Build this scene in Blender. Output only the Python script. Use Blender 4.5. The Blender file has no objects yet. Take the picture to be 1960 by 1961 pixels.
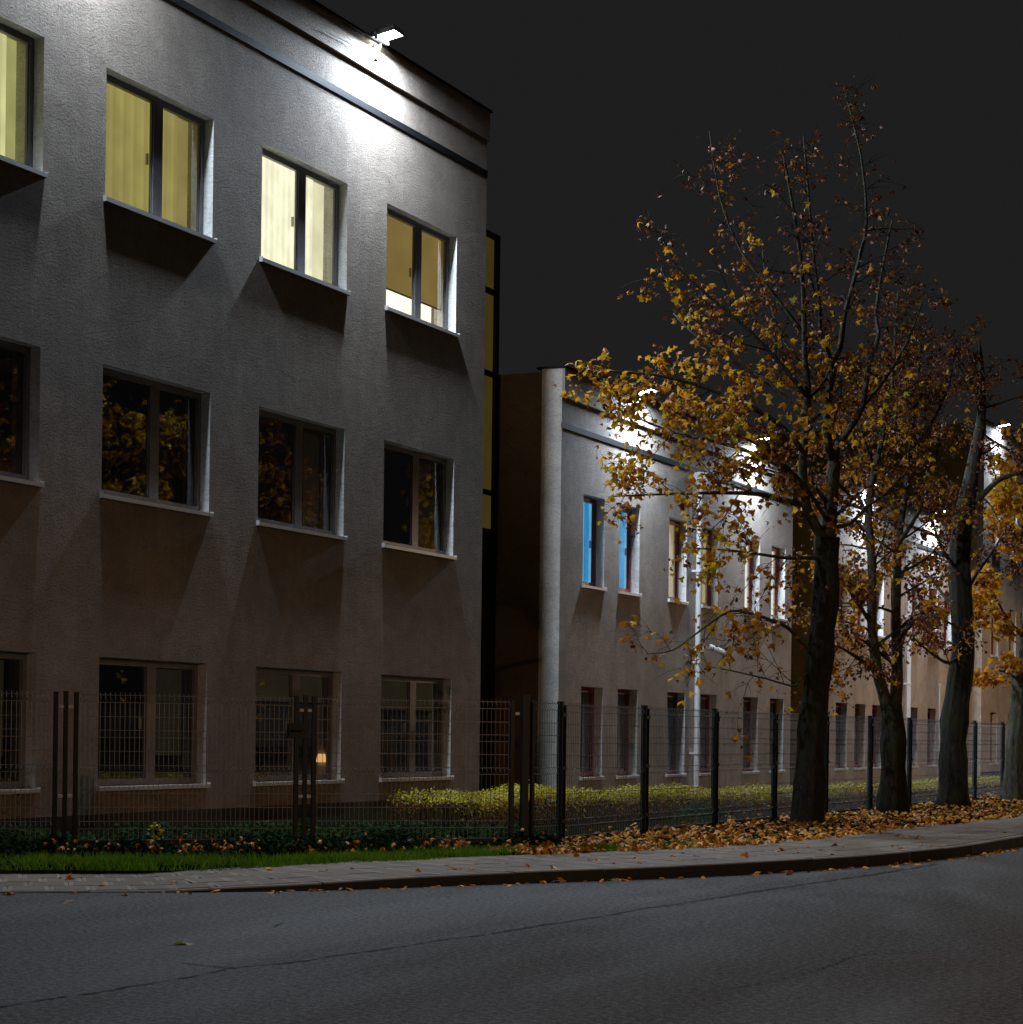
import bpy, bmesh, math, random
import numpy as np
from mathutils import Vector, Matrix

R = math.radians
rng = random.Random(7)
nrs = np.random.RandomState(11)
S = bpy.context.scene
COL = S.collection

# ------------------------------------------------------------------ camera
# world frame: the long facade is the plane X = 0, the street runs along +Y, the road is z = 0
ALPHA = R(25.173)
cam_d = bpy.data.cameras.new('camera')
cam = bpy.data.objects.new('camera', cam_d)
COL.objects.link(cam)
cam.matrix_world = (Matrix.Translation((15.48, 0.0, 1.38)) @ Matrix.Rotation(ALPHA, 4, 'Z')
                    @ Matrix.Rotation(R(90), 4, 'X') @ Matrix.Rotation(0.0125, 4, 'Z'))
cam_d.sensor_fit = 'HORIZONTAL'
cam_d.sensor_width = 36.0
cam_d.lens = 74.77
cam_d.shift_y = 0.2158
cam_d.clip_start = 0.1
cam_d.clip_end = 1500
S.camera = cam

# ------------------------------------------------------------------ night sky and exposure
W = bpy.data.worlds.new('World')
S.world = W
W.use_nodes = True
wn = W.node_tree.nodes
wn['Background'].inputs['Color'].default_value = (0.0098, 0.0098, 0.0100, 1)
wn['Background'].inputs['Strength'].default_value = 1.0
vs = S.view_settings
vs.view_transform = 'Standard'
vs.look = 'None'
vs.exposure = 0.38
vs.gamma = 1.0
vs.use_curve_mapping = False
S.cycles.max_bounces = 6
S.cycles.diffuse_bounces = 3
S.cycles.glossy_bounces = 4
S.cycles.transparent_max_bounces = 12
S.cycles.caustics_reflective = False
S.cycles.caustics_refractive = False
S.cycles.sample_clamp_indirect = 4.0

LED_POWER = (600.0, 360.0)         # white floodlights on the parapets
LED_COLOR = (0.72, 0.865, 1.04)
STREET_POWER = (4000.0, 3700.0)   # warm street lamps outside the frame: down the road, across the road
STREET_COLOR = ((1.0, 0.68, 0.42), (1.0, 0.58, 0.31))


# ------------------------------------------------------------------ helpers
def tag(o, label=None, cat=None, group=None, kind=None):
    if label: o['label'] = label
    if cat: o['category'] = cat
    if group: o['group'] = group
    if kind: o['kind'] = kind
    return o


def thing(name, label, cat, loc=(0, 0, 0), rz=0.0, group=None):
    o = bpy.data.objects.new(name, None)
    o.empty_display_size = 0.2
    COL.objects.link(o)
    o.location = loc
    o.rotation_euler = (0, 0, rz)
    return tag(o, label, cat, group)


def link(name, mesh, parent=None, loc=None, rot=None):
    o = bpy.data.objects.new(name, mesh)
    COL.objects.link(o)
    if parent is not None: o.parent = parent
    if loc is not None: o.location = loc
    if rot is not None: o.rotation_euler = rot
    return o


class MB:
    """collects faces and builds ONE mesh object"""
    def __init__(self):
        self.v = []; self.f = []; self.m = []

    def quad(self, pts, m=0):
        n = len(self.v)
        self.v += [tuple(p) for p in pts]
        self.f.append(tuple(range(n, n + len(pts))))
        self.m.append(m)

    def box(self, x0, x1, y0, y1, z0, z1, m=0):
        n = len(self.v)
        self.v += [(x0, y0, z0), (x1, y0, z0), (x1, y1, z0), (x0, y1, z0),
                   (x0, y0, z1), (x1, y0, z1), (x1, y1, z1), (x0, y1, z1)]
        for f in ((3, 2, 1, 0), (4, 5, 6, 7), (0, 1, 5, 4), (1, 2, 6, 5), (2, 3, 7, 6), (3, 0, 4, 7)):
            self.f.append(tuple(n + i for i in f)); self.m.append(m)

    def obox(self, c, ax, ay, az, m=0):
        """oriented box: centre and three half-axis vectors"""
        n = len(self.v)
        c, ax, ay, az = Vector(c), Vector(ax), Vector(ay), Vector(az)
        for sz in (-1, 1):
            for sx, sy in ((-1, -1), (1, -1), (1, 1), (-1, 1)):
                self.v.append(tuple(c + ax * sx + ay * sy + az * sz))
        for f in ((3, 2, 1, 0), (4, 5, 6, 7), (0, 1, 5, 4), (1, 2, 6, 5), (2, 3, 7, 6), (3, 0, 4, 7)):
            self.f.append(tuple(n + i for i in f)); self.m.append(m)

    def tube(self, pts, radii, sides=6, m=0, cap=True, wob=0.0, ph=0.0):
        pts = [Vector(p) for p in pts]
        n0 = len(self.v)
        prev = None
        for i, p in enumerate(pts):
            t = (pts[min(i + 1, len(pts) - 1)] - pts[max(i - 1, 0)])
            t = t.normalized() if t.length > 1e-9 else Vector((0, 0, 1))
            a = prev - t * prev.dot(t) if prev is not None else t.orthogonal()
            if a.length < 1e-6: a = t.orthogonal()
            a.normalize(); prev = a
            b = t.cross(a)
            r = radii[i] if hasattr(radii, '__len__') else radii
            for k in range(sides):
                an = 2 * math.pi * k / sides + ph
                rr = r * (1 + wob * (rng.random() - .5)) if wob else r
                self.v.append(tuple(p + a * math.cos(an) * rr + b * math.sin(an) * rr))
        for i in range(len(pts) - 1):
            for k in range(sides):
                k2 = (k + 1) % sides
                self.f.append((n0 + i * sides + k, n0 + i * sides + k2, n0 + (i + 1) * sides + k2, n0 + (i + 1) * sides + k))
                self.m.append(m)
        if cap:
            self.f.append(tuple(n0 + k for k in reversed(range(sides)))); self.m.append(m)
            e = n0 + (len(pts) - 1) * sides
            self.f.append(tuple(e + k for k in range(sides))); self.m.append(m)

    def mesh(self, name, mats, smooth=False):
        me = bpy.data.meshes.new(name)
        me.from_pydata(self.v, [], self.f)
        if not isinstance(mats, (list, tuple)): mats = [mats]
        for m in mats: me.materials.append(m)
        me.polygons.foreach_set('material_index', self.m)
        if smooth: me.polygons.foreach_set('use_smooth', [True] * len(self.f))
        me.update()
        return me

    def build(self, name, mats, parent=None, smooth=False, loc=None, rot=None):
        return link(name, self.mesh(name, mats, smooth), parent, loc, rot)


def raw_mesh(name, verts, faces_n, k, mat, smooth=False):
    """fast mesh from numpy arrays: verts (n,3), faces (m,k)"""
    me = bpy.data.meshes.new(name)
    me.vertices.add(len(verts))
    me.vertices.foreach_set('co', np.asarray(verts, dtype=np.float32).ravel())
    nf = len(faces_n)
    me.loops.add(nf * k)
    me.loops.foreach_set('vertex_index', np.asarray(faces_n, dtype=np.int32).ravel())
    me.polygons.add(nf)
    me.polygons.foreach_set('loop_start', np.arange(0, nf * k, k, dtype=np.int32))
    me.polygons.foreach_set('loop_total', np.full(nf, k, dtype=np.int32))
    if smooth: me.polygons.foreach_set('use_smooth', [True] * nf)
    me.materials.append(mat)
    me.update(calc_edges=True)
    return me


# ------------------------------------------------------------------ materials
class NT:
    def __init__(self, name):
        self.mat = bpy.data.materials.new(name)
        self.mat.use_nodes = True
        self.t = self.mat.node_tree
        self.t.nodes.clear()
        self.out = self.t.nodes.new('ShaderNodeOutputMaterial')

    def n(self, typ, **kw):
        nd = self.t.nodes.new(typ)
        for k, v in kw.items():
            if k in nd.inputs:
                nd.inputs[k].default_value = v
            else:
                setattr(nd, k, v)
        return nd

    def l(self, a, b): self.t.links.new(a, b)

    def coord(self, scale=(1, 1, 1), kind='Object'):
        tc = self.n('ShaderNodeTexCoord')
        mp = self.n('ShaderNodeMapping')
        mp.inputs['Scale'].default_value = scale
        self.l(tc.outputs[kind], mp.inputs['Vector'])
        return mp.outputs['Vector']

    def noise(self, vec, scale, detail=4, rough=.55, dist=0.0):
        nd = self.n('ShaderNodeTexNoise')
        nd.inputs['Scale'].default_value = scale
        nd.inputs['Detail'].default_value = detail
        nd.inputs['Roughness'].default_value = rough
        nd.inputs['Distortion'].default_value = dist
        if vec is not None: self.l(vec, nd.inputs['Vector'])
        return nd.outputs['Fac']

    def ramp(self, fac, stops, interp='LINEAR'):
        nd = self.n('ShaderNodeValToRGB')
        nd.color_ramp.interpolation = interp
        el = nd.color_ramp.elements
        while len(el) < len(stops): el.new(0.5)
        for e, (p, c) in zip(el, stops):
            e.position = p
            e.color = (c, c, c, 1) if not hasattr(c, '__len__') else (*c, 1)
        self.l(fac, nd.inputs['Fac'])
        return nd.outputs['Color']

    def math(self, op, a, b):
        nd = self.n('ShaderNodeMath', operation=op)
        for i, x in enumerate((a, b)):
            if isinstance(x, (int, float)): nd.inputs[i].default_value = x
            else: self.l(x, nd.inputs[i])
        return nd.outputs[0]

    def mix(self, fac, a, b, mode='MIX'):
        nd = self.n('ShaderNodeMix', data_type='RGBA', blend_type=mode)
        for i, x in ((0, fac), (6, a), (7, b)):
            if isinstance(x, (int, float)): nd.inputs[i].default_value = x
            elif hasattr(x, '__len__'): nd.inputs[i].default_value = (*x, 1)
            else: self.l(x, nd.inputs[i])
        return nd.outputs[2]

    def bsdf(self, color, rough=.8, spec=.5, metal=0.0, normal=None):
        b = self.n('ShaderNodeBsdfPrincipled')
        for key, x in (('Base Color', color), ('Roughness', rough), ('Specular IOR Level', spec), ('Metallic', metal)):
            if isinstance(x, (int, float)): b.inputs[key].default_value = x
            elif hasattr(x, '__len__'): b.inputs[key].default_value = (*x, 1)
            else: self.l(x, b.inputs[key])
        if normal is not None: self.l(normal, b.inputs['Normal'])
        return b

    def bump(self, h, strength, dist, normal=None):
        b = self.n('ShaderNodeBump')
        b.inputs['Strength'].default_value = strength
        b.inputs['Distance'].default_value = dist
        self.l(h, b.inputs['Height'])
        if normal is not None: self.l(normal, b.inputs['Normal'])
        return b.outputs['Normal']

    def done(self, shader):
        self.l(shader.outputs[0], self.out.inputs['Surface'])
        return self.mat


def stucco(name, col, coarse=1.0, seed=0.0, streak=True):
    t = NT(name)
    v = t.coord((1, 1, 1))
    vs_ = t.coord((20, 20, 36))
    vz = t.coord((5, 5, .35))
    n1 = t.noise(vs_, .95, 7, .72, .25)
    n2 = t.noise(v, 1.1, 4, .6, .4)
    n3 = t.noise(t.coord((1, 1, 1.25)), 46, 4, .8)
    st = t.noise(vz, 1.6, 3, .6)
    n4 = t.noise(t.coord((1, .8, 1.5)), 2.6, 6, .7, .8)
    c = t.mix(t.ramp(n2, [(.3, 0.0), (.7, 1.0)]), tuple(x * .78 for x in col), tuple(min(1, x * 1.14) for x in col))
    c = t.mix(t.ramp(n4, [(.46, 0.0), (.68, .55)]), c, (col[0] * .62, col[1] * .58, col[2] * .56))
    if streak:
        c = t.mix(t.ramp(st, [(.42, .0), (.62, .22)]), c, tuple(x * .62 for x in col))
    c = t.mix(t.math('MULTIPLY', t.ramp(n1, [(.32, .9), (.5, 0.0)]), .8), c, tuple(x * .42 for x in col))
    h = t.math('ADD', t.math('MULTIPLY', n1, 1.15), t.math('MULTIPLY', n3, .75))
    nb = t.bump(t.math('ADD', n2, t.math('MULTIPLY', n4, .5)), .55, .07 * coarse)
    nb = t.bump(h, 1.0, .030 * coarse, nb)
    return t.done(t.bsdf(c, .93, .25, 0, nb))


def plain(name, col, rough=.6, spec=.4, metal=0.0, var=.15, scale=6.0, bump=0.0):
    t = NT(name)
    v = t.coord()
    n = t.noise(v, scale, 5, .6)
    c = t.mix(t.ramp(n, [(.3, 0.0), (.7, 1.0)]), tuple(x * (1 - var) for x in col), tuple(min(1, x * (1 + var)) for x in col))
    nb = t.bump(t.noise(v, scale * 9, 3, .6), .5, bump) if bump else None
    return t.done(t.bsdf(c, rough, spec, metal, nb))


def glow(name, col, strength=1.0, grad=None):
    """a thing that is lit from behind or gives off light"""
    t = NT(name)
    e = t.n('ShaderNodeEmission')
    e.inputs['Strength'].default_value = strength
    if grad:
        v = t.coord()
        n = t.noise(v, grad, 2, .5)
        t.l(t.mix(t.ramp(n, [(.35, 0.0), (.65, 1.0)]), tuple(x * .82 for x in col), col), e.inputs['Color'])
    else:
        e.inputs['Color'].default_value = (*col, 1)
    return t.done(e)


def glass_mat():
    t = NT('window_glass')
    fr = t.n('ShaderNodeFresnel'); fr.inputs['IOR'].default_value = 1.5
    f = t.math('MINIMUM', t.math('MULTIPLY', fr.outputs[0], 1.9), .9)
    tr = t.n('ShaderNodeBsdfTransparent'); tr.inputs['Color'].default_value = (.86, .9, .88, 1)
    gl = t.n('ShaderNodeBsdfGlossy'); gl.inputs['Roughness'].default_value = 0.015
    mx = t.n('ShaderNodeMixShader')
    t.l(f, mx.inputs[0]); t.l(tr.outputs[0], mx.inputs[1]); t.l(gl.outputs[0], mx.inputs[2])
    return t.done(mx)


def leaf_mat(name, stops, island=True, transl=.4, spec=.35, rough=.55):
    t = NT(name)
    if island:
        g = t.n('ShaderNodeNewGeometry')
        rnd = g.outputs['Random Per Island']
        v = t.coord(kind='Object')
        nz = t.noise(v, .55, 2, .5)
        f = t.math('ADD', t.math('MULTIPLY', rnd, .62), t.math('MULTIPLY', t.ramp(nz, [(.32, 0.0), (.68, 1.0)]), .38))
    else:
        oi = t.n('ShaderNodeObjectInfo')
        f = oi.outputs['Random']
    c = t.ramp(f, stops)
    b = t.bsdf(c, rough, spec)
    tl = t.n('ShaderNodeBsdfTranslucent')
    t.l(c, tl.inputs['Color'])
    mx = t.n('ShaderNodeMixShader'); mx.inputs[0].default_value = transl
    t.l(b.outputs[0], mx.inputs[1]); t.l(tl.outputs[0], mx.inputs[2])
    return t.done(mx)


def bark_mat(name, k):
    t = NT(name)
    v = t.coord((1, 1, .28))
    n1 = t.noise(v, 22, 5, .7, .8)
    n2 = t.noise(t.coord(), 2.2, 3, .6)
    c = t.mix(t.ramp(n1, [(.3, 0.0), (.7, 1.0)]), (.010 * k, .009 * k, .008 * k), (.052 * k, .046 * k, .036 * k))
    c = t.mix(t.ramp(n2, [(.42, 0.0), (.62, .7)]), c, (.036 * k, .042 * k, .018 * k))
    return t.done(t.bsdf(c, .9, .2, 0, t.bump(n1, 1.0, .05)))


def asphalt_mat():
    t = NT('asphalt')
    v = t.coord()
    big = t.noise(v, .35, 4, .6, .3)
    lane = t.noise(t.coord((.9, .12, 1)), 1.0, 4, .6, .4)
    fine = t.noise(v, 62, 4, .8)
    grit = t.noise(v, 190, 2, .7)
    mid = t.noise(v, 24, 3, .75)
    c = t.mix(t.ramp(big, [(.3, 0.0), (.7, 1.0)]), (.036, .034, .030), (.060, .056, .050))
    c = t.mix(t.ramp(lane, [(.38, .0), (.62, .6)]), c, (.040, .038, .035))
    c = t.mix(t.ramp(fine, [(.47, 0.0), (.62, 1.0)]), c, (.24, .225, .195))
    c = t.mix(t.ramp(fine, [(.36, .9), (.48, 0.0)]), c, (.018, .018, .019))
    c = t.mix(t.ramp(mid, [(.50, 0.0), (.64, .85)]), c, (.24, .235, .22))
    c = t.mix(t.ramp(mid, [(.36, .9), (.50, 0.0)]), c, (.014, .014, .015))
    r = t.ramp(lane, [(.3, .60), (.7, .80)])
    h = t.math('ADD', t.math('ADD', fine, t.math('MULTIPLY', grit, .5)), mid)
    nb = t.bump(big, .25, .03)
    return t.done(t.bsdf(c, r, .26, 0, t.bump(h, 1.0, .014, nb)))


def slab_mat(name, col):
    t = NT(name)
    v = t.coord()
    oi = t.n('ShaderNodeObjectInfo')
    n1 = t.noise(v, 9, 4, .65)
    n2 = t.noise(v, 120, 3, .7)
    c = t.mix(oi.outputs['Random'], tuple(x * .82 for x in col), tuple(x * 1.12 for x in col))
    c = t.mix(t.ramp(n1, [(.35, .45), (.6, 0.0)]), c, tuple(x * .6 for x in col))
    c = t.mix(t.ramp(n2, [(.58, 0.0), (.72, .5)]), c, tuple(min(1, x * 1.6) for x in col))
    return t.done(t.bsdf(c, .8, .35, 0, t.bump(n2, .5, .004)))


def soil_mat():
    t = NT('lawn_soil')
    v = t.coord()
    n1 = t.noise(v, 1.4, 5, .65)
    n2 = t.noise(v, 40, 4, .7)
    c = t.mix(t.ramp(n1, [(.35, 0.0), (.65, 1.0)]), (.006, .010, .004), (.014, .011, .006))
    c = t.mix(t.ramp(n2, [(.5, 0.0), (.7, .6)]), c, (.012, .020, .006))
    return t.done(t.bsdf(c, 1.0, 0.0, 0, t.bump(n2, .8, .03)))


M = {}
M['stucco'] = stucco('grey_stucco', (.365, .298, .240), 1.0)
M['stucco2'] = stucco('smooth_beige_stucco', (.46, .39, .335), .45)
M['lit_stucco'] = stucco('lit_stucco', (.66, .585, .52), .3, streak=False)  # floodlight falling on the end-wall strip, put into the stucco colour
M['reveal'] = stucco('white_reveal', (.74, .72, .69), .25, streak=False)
M['shaded_stucco'] = stucco('shaded_stucco', (.17, .115, .065), .3, streak=False)  # end wall out of the floodlight: its shade is put into this brown
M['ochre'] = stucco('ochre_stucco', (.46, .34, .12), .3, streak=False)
M['plinth'] = plain('dark_plinth', (.035, .036, .040), .7, .3, bump=.004)
M['dark_metal'] = plain('dark_trim', (.012, .012, .013), .7, .15)
M['grey_frame'] = plain('grey_window_frame', (.15, .145, .15), .42, .5)
M['red_frame'] = plain('dark_red_frame', (.19, .022, .022), .42, .5)
M['sill'] = plain('pale_metal_sill', (.62, .61, .60), .35, .5, var=.06)
M['white_pvc'] = plain('white_pipe', (.66, .66, .64), .45, .4, var=.08)
M['glass'] = glass_mat()
M['fence'] = plain('dark_green_fence_metal', (.011, .014, .014), .45, .25)
M['wire'] = plain('coated_wire', (.20, .205, .205), .25, 1.0)
M['bark'] = bark_mat('bark', 1.15)
M['limb_bark'] = bark_mat('limb_bark', 2.6)
M['pale_bark'] = bark_mat('pale_bark', 3.2)
M['asphalt'] = asphalt_mat()
M['tar'] = plain('tar_crack', (.012, .012, .012), .8, .2, scale=30)
M['soil'] = soil_mat()
M['slab'] = slab_mat('paving_slab', (.195, .142, .096))
M['slab_pale'] = slab_mat('pale_slab_edge', (.30, .24, .18))
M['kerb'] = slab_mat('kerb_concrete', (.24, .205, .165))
M['kerb_face'] = slab_mat('shaded_kerb_face', (.028, .027, .026))  # backlit side of the kerb: its shade is put into the dark colour
M['joint'] = plain('sand_joint', (.07, .058, .042), .95, .1, scale=40)
M['lamp_body'] = plain('lamp_housing', (.30, .30, .31), .4, .5, metal=.3)
M['lens'] = glow('led_lens', (.88, .95, 1.0), 60)
M['roof'] = plain('roof_felt', (.05, .05, .05), .9)
M['dark_in'] = plain('dark_interior', (.05, .047, .045), .9)
M['curtain'] = plain('beige_curtain', (.30, .25, .18), .9)
M['leaf'] = leaf_mat('golden_leaf', [(0.0, (.28, .08, .012)), (.3, (.52, .19, .012)), (.6, (.72, .34, .014)), (.8, (.74, .46, .02)), (1.0, (.40, .42, .02))], transl=.45)
M['withered'] = leaf_mat('withered_leaf', [(0.0, (.07, .018, .012)), (.35, (.15, .042, .016)), (.6, (.26, .085, .018)), (.85, (.38, .15, .02)), (1.0, (.48, .25, .06))], transl=.25)
M['leaf_one'] = leaf_mat('autumn_leaf_single', [(0.0, (.16, .05, .012)), (.3, (.40, .16, .012)), (.6, (.58, .30, .015)), (.85, (.50, .36, .02)), (1.0, (.24, .27, .02))], island=False)
M['litter'] = leaf_mat('leaf_litter', [(0.0, (.14, .04, .008)), (.3, (.46, .15, .012)), (.6, (.70, .27, .018)), (.85, (.80, .42, .03)), (1.0, (.62, .44, .12))], transl=.12)
M['hedge'] = leaf_mat('hedge_leaf', [(0.0, (.26, .18, .012)), (.25, (.46, .40, .015)), (.6, (.64, .58, .02)), (1.0, (.78, .58, .03))], transl=.3)
M['cover'] = leaf_mat('ground_cover_leaf', [(0.0, (.006, .014, .004)), (.55, (.014, .042, .008)), (.88, (.035, .085, .015)), (1.0, (.20, .17, .04))], transl=.2, spec=.08, rough=.8)
M['grass'] = leaf_mat('grass_blade', [(0.0, (.04, .10, .008)), (.3, (.09, .22, .010)), (.6, (.15, .31, .014)), (.85, (.24, .31, .03)), (1.0, (.34, .27, .08))], transl=.3, spec=.1, rough=.7)

# ------------------------------------------------------------------ buildings
def wall_x(mb, y0, y1, z0, z1, openings, X=0.0, t=0.4, m=0):
    """wall facing +X with rectangular openings (y0,y1,z0,z1) and their reveals"""
    ys = sorted({y0, y1, *[o[0] for o in openings], *[o[1] for o in openings]})
    zs = sorted({z0, z1, *[o[2] for o in openings], *[o[3] for o in openings]})
    for i in range(len(ys) - 1):
        for j in range(len(zs) - 1):
            a, b, c, d = ys[i], ys[i + 1], zs[j], zs[j + 1]
            if any(o[0] <= a + 1e-6 and b <= o[1] + 1e-6 and o[2] <= c + 1e-6 and d <= o[3] + 1e-6 for o in openings):
                continue
            mb.quad([(X, a, c), (X, b, c), (X, b, d), (X, a, d)], m)
            mb.quad([(X - t, b, c), (X - t, a, c), (X - t, a, d), (X - t, b, d)], m)
    mb.quad([(X, y0, z0), (X, y0, z1), (X - t, y0, z1), (X - t, y0, z0)], m)
    mb.quad([(X, y1, z1), (X, y1, z0), (X - t, y1, z0), (X - t, y1, z1)], m)
    for a, b, c, d in openings:
        mb.quad([(X, a, c), (X, a, d), (X - t, a, d), (X - t, a, c)], m + 1)
        mb.quad([(X, b, d), (X, b, c), (X - t, b, c), (X - t, b, d)], m + 1)
        mb.quad([(X, a, d), (X, b, d), (X - t, b, d), (X - t, a, d)], m + 1)
        mb.quad([(X, b, c), (X, a, c), (X - t, a, c), (X - t, b, c)], m + 1)


def block(name, label, y0, y1, top, openings, plinth, mats, ledge, band, depth=12.0, fascia=.05, floors=()):
    b = thing(name, label, 'building', (0, y0, 0))
    # parts are modelled in world coordinates and parented with the base at (0, y0, 0)
    def part(mb, n, m, parent=b, **kw):
        mb.v = [(x, y - y0, z) for x, y, z in mb.v]
        return mb.build(n, m, parent, **kw)
    b['_'] = 0; del b['_']
    w = MB()
    wall_x(w, y0, y1, 0.0, ledge, openings)
    part(w, 'front_wall', [mats[0], M['reveal']])
    w = MB()
    if mats[1] is not mats[0]: w.box(-.40, -.001, y0 - .004, y0 - .001, 0, top); part(w, 'lit_wall_strip', M['lit_stucco']); w = MB()  # added thin sheet, pale where the floodlight grazes the end wall
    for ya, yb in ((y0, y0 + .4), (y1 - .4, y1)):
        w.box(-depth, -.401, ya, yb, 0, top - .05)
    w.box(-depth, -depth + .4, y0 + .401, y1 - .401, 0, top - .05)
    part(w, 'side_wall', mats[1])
    w = MB()
    w.box(-.398, fascia, y0 + .001, y1 - .001, ledge, top)
    part(w, 'parapet', mats[0])
    w = MB()
    w.box(-.50, fascia + .035, y0 - .03, y1 + .03, top + .002, top + .035)
    part(w, 'parapet_cap', M['dark_metal'])
    w = MB()
    w.box(.002, .016, y0 - .03, y1 + .005, band - .05, band + .05)
    part(w, 'cornice_band', M['dark_metal'])
    w = MB()
    w.box(-depth + .4, -.46, y0 + .4, y1 - .4, top - .5, top - .3)
    part(w, 'roof', M['roof'])
    w = MB()
    for z in floors:
        w.box(-depth + .41, -.41, y0 + .41, y1 - .41, z, z + .2)
    w.box(-6.1, -6.0, y0 + .41, y1 - .41, .3, top - .6)
    if plinth and y0 < 20: w.box(-5.9, -.41, 24.22, 24.3, .01, 3.7)
    part(w, 'floor_slab', M['dark_in'])
    if plinth:
        w = MB(); w.box(.002, .025, y0, y1, 0, plinth); part(w, 'plinth', M['plinth'])
    return b, part


def window(part, y0, y1, z0, z1, frame_mat, rec, mull=None, sill_p=.05, fw=.075, glow_spec=None, mull_w=.10):
    """frame > panes, sill and what hangs behind the glass"""
    f = MB()
    x0, x1 = -rec - .06, -rec
    f.box(x0, x1, y0 + .002, y0 + fw, z0 + .002, z1 - .002)
    f.box(x0, x1, y1 - fw, y1 - .002, z0 + .002, z1 - .002)
    f.box(x0, x1, y0 + fw, y1 - fw, z1 - fw - .01, z1 - .002)
    f.box(x0, x1, y0 + fw, y1 - fw, z0 + .002, z0 + fw + .01)
    spans = [(y0 + fw, y1 - fw)]
    if mull is not None:
        f.box(x0, x1, mull - mull_w, mull + mull_w, z0 + fw + .01, z1 - fw - .01)
        spans = [(y0 + fw, mull - mull_w), (mull + mull_w, y1 - fw)]
    # rebate step round each light
    for a, b in spans:
        for ya, yb in ((a, a + .022), (b - .022, b)):
            f.box(x0 + .01, x1 - .02, ya, yb, z0 + fw + .01, z1 - fw - .01)
    w = part(f, 'window', frame_mat)
    def sub(mb, n, m):
        return part(mb, n, m, w)
    for a, b in spans:
        g = MB(); g.quad([(x0 + .03, a, z0 + fw), (x0 + .03, b, z0 + fw), (x0 + .03, b, z1 - fw), (x0 + .03, a, z1 - fw)])
        sub(g, 'pane', M['glass'])
        if mull is not None or y1 - y0 < 1.3:
            h = MB(); yh = b - .035 if b < y1 - .3 or mull is None else a + .035
            h.box(x0 - .03, x0 + .0, yh - .012, yh + .012, (z0 + z1) / 2 - .08, (z0 + z1) / 2 + .06)
            sub(h, 'handle', M['white_pvc'])
    s = MB()
    s.box(-rec + .002, sill_p, y0 - .03, y1 + .03, z0 - .022, z0 - .002)
    s.box(sill_p - .006, sill_p + .004, y0 - .035, y1 + .035, z0 - .05, z0 - .001)
    s.box(-.02, sill_p + .004, y0 - .04, y0 - .03, z0 - .05, z0 + .02)
    s.box(-.02, sill_p + .004, y1 + .03, y1 + .04, z0 - .05, z0 + .02)
    sub(s, 'sill', M['sill'])
    return w, sub, spans, x0


def slats(sub, x, ya, yb, z0, z1, mat, wid=.082, pitch=.074, ang=28):
    n = max(1, int((yb - ya) / pitch))
    p = (yb - ya) / n
    for i in range(n):
        yc = ya + (i + .5) * p
        a = R(ang + rng.uniform(-4, 4))
        s = MB()
        s.obox((x, yc, (z0 + z1) / 2), (math.sin(a) * wid / 2, math.cos(a) * wid / 2, 0),
               (.0012, 0, 0), (0, 0, (z1 - z0) / 2))
        sub(s, 'slat', mat[i % len(mat)])


def back_wall(sub, y0, y1, z0, z1, mat, x=-.8):
    q = MB()
    q.box(x - .02, x, y0 - .05, y1 + 1.08, z0 - .5, z1 + .6); q.box(x, -.42, y1 + 1.05, y1 + 1.08, z0 - .5, z1 + .6)
    sub(q, 'room_wall', mat)


# ---- near three-storey block
WB = 2.35
LE = [17.61, 21.17, 24.72, 28.28]
ZS = [.66, 4.21, 7.80]
HB = 1.58
near, part1 = block('office_building', 'near three-storey grey stucco office block with four lit top-floor windows', 16.5, 31.7, 11.66,
                    [(y, y + WB, z, z + HB) for y in LE for z in ZS], .33, (M['stucco'], M['stucco']), 11.19, 10.65, floors=(3.75, 7.2))
G = {
    'w1': [glow('lit_slat_pale_green', (0.68, 0.64, 0.31), 1, 3), glow('lit_slat_pale_green_b', (0.6, 0.565, 0.265), 1, 3)], 'w1b': glow('lit_room_olive', (0.3535, 0.3381, 0.123), 1, 2),
    'w2': [glow('lit_slat_olive', (0.345, 0.29, 0.095), 1, 2), glow('lit_slat_olive_b', (0.295, 0.245, 0.075), 1, 2), glow('lit_slat_olive_c', (0.32, 0.265, 0.085), 1, 2)], 'w2b': glow('lit_room_brown', (0.27, 0.215, 0.075), 1, 2),
    'w3': [glow('lit_slat_cream', (1.2, 1.12, 0.8), 1, 3), glow('lit_slat_cream_b', (1.06, 0.99, 0.7), 1, 3)], 'w3b': glow('lit_room_cream', (0.86, 0.79, 0.52), 1, 2),
    'w4': glow('lit_roller_blind', (0.2228, 0.1498, 0.04457), 1, 1.2), 'w4b': glow('lit_room_white', (1.7, 1.5, 1.15), 1, 2),
}
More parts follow.
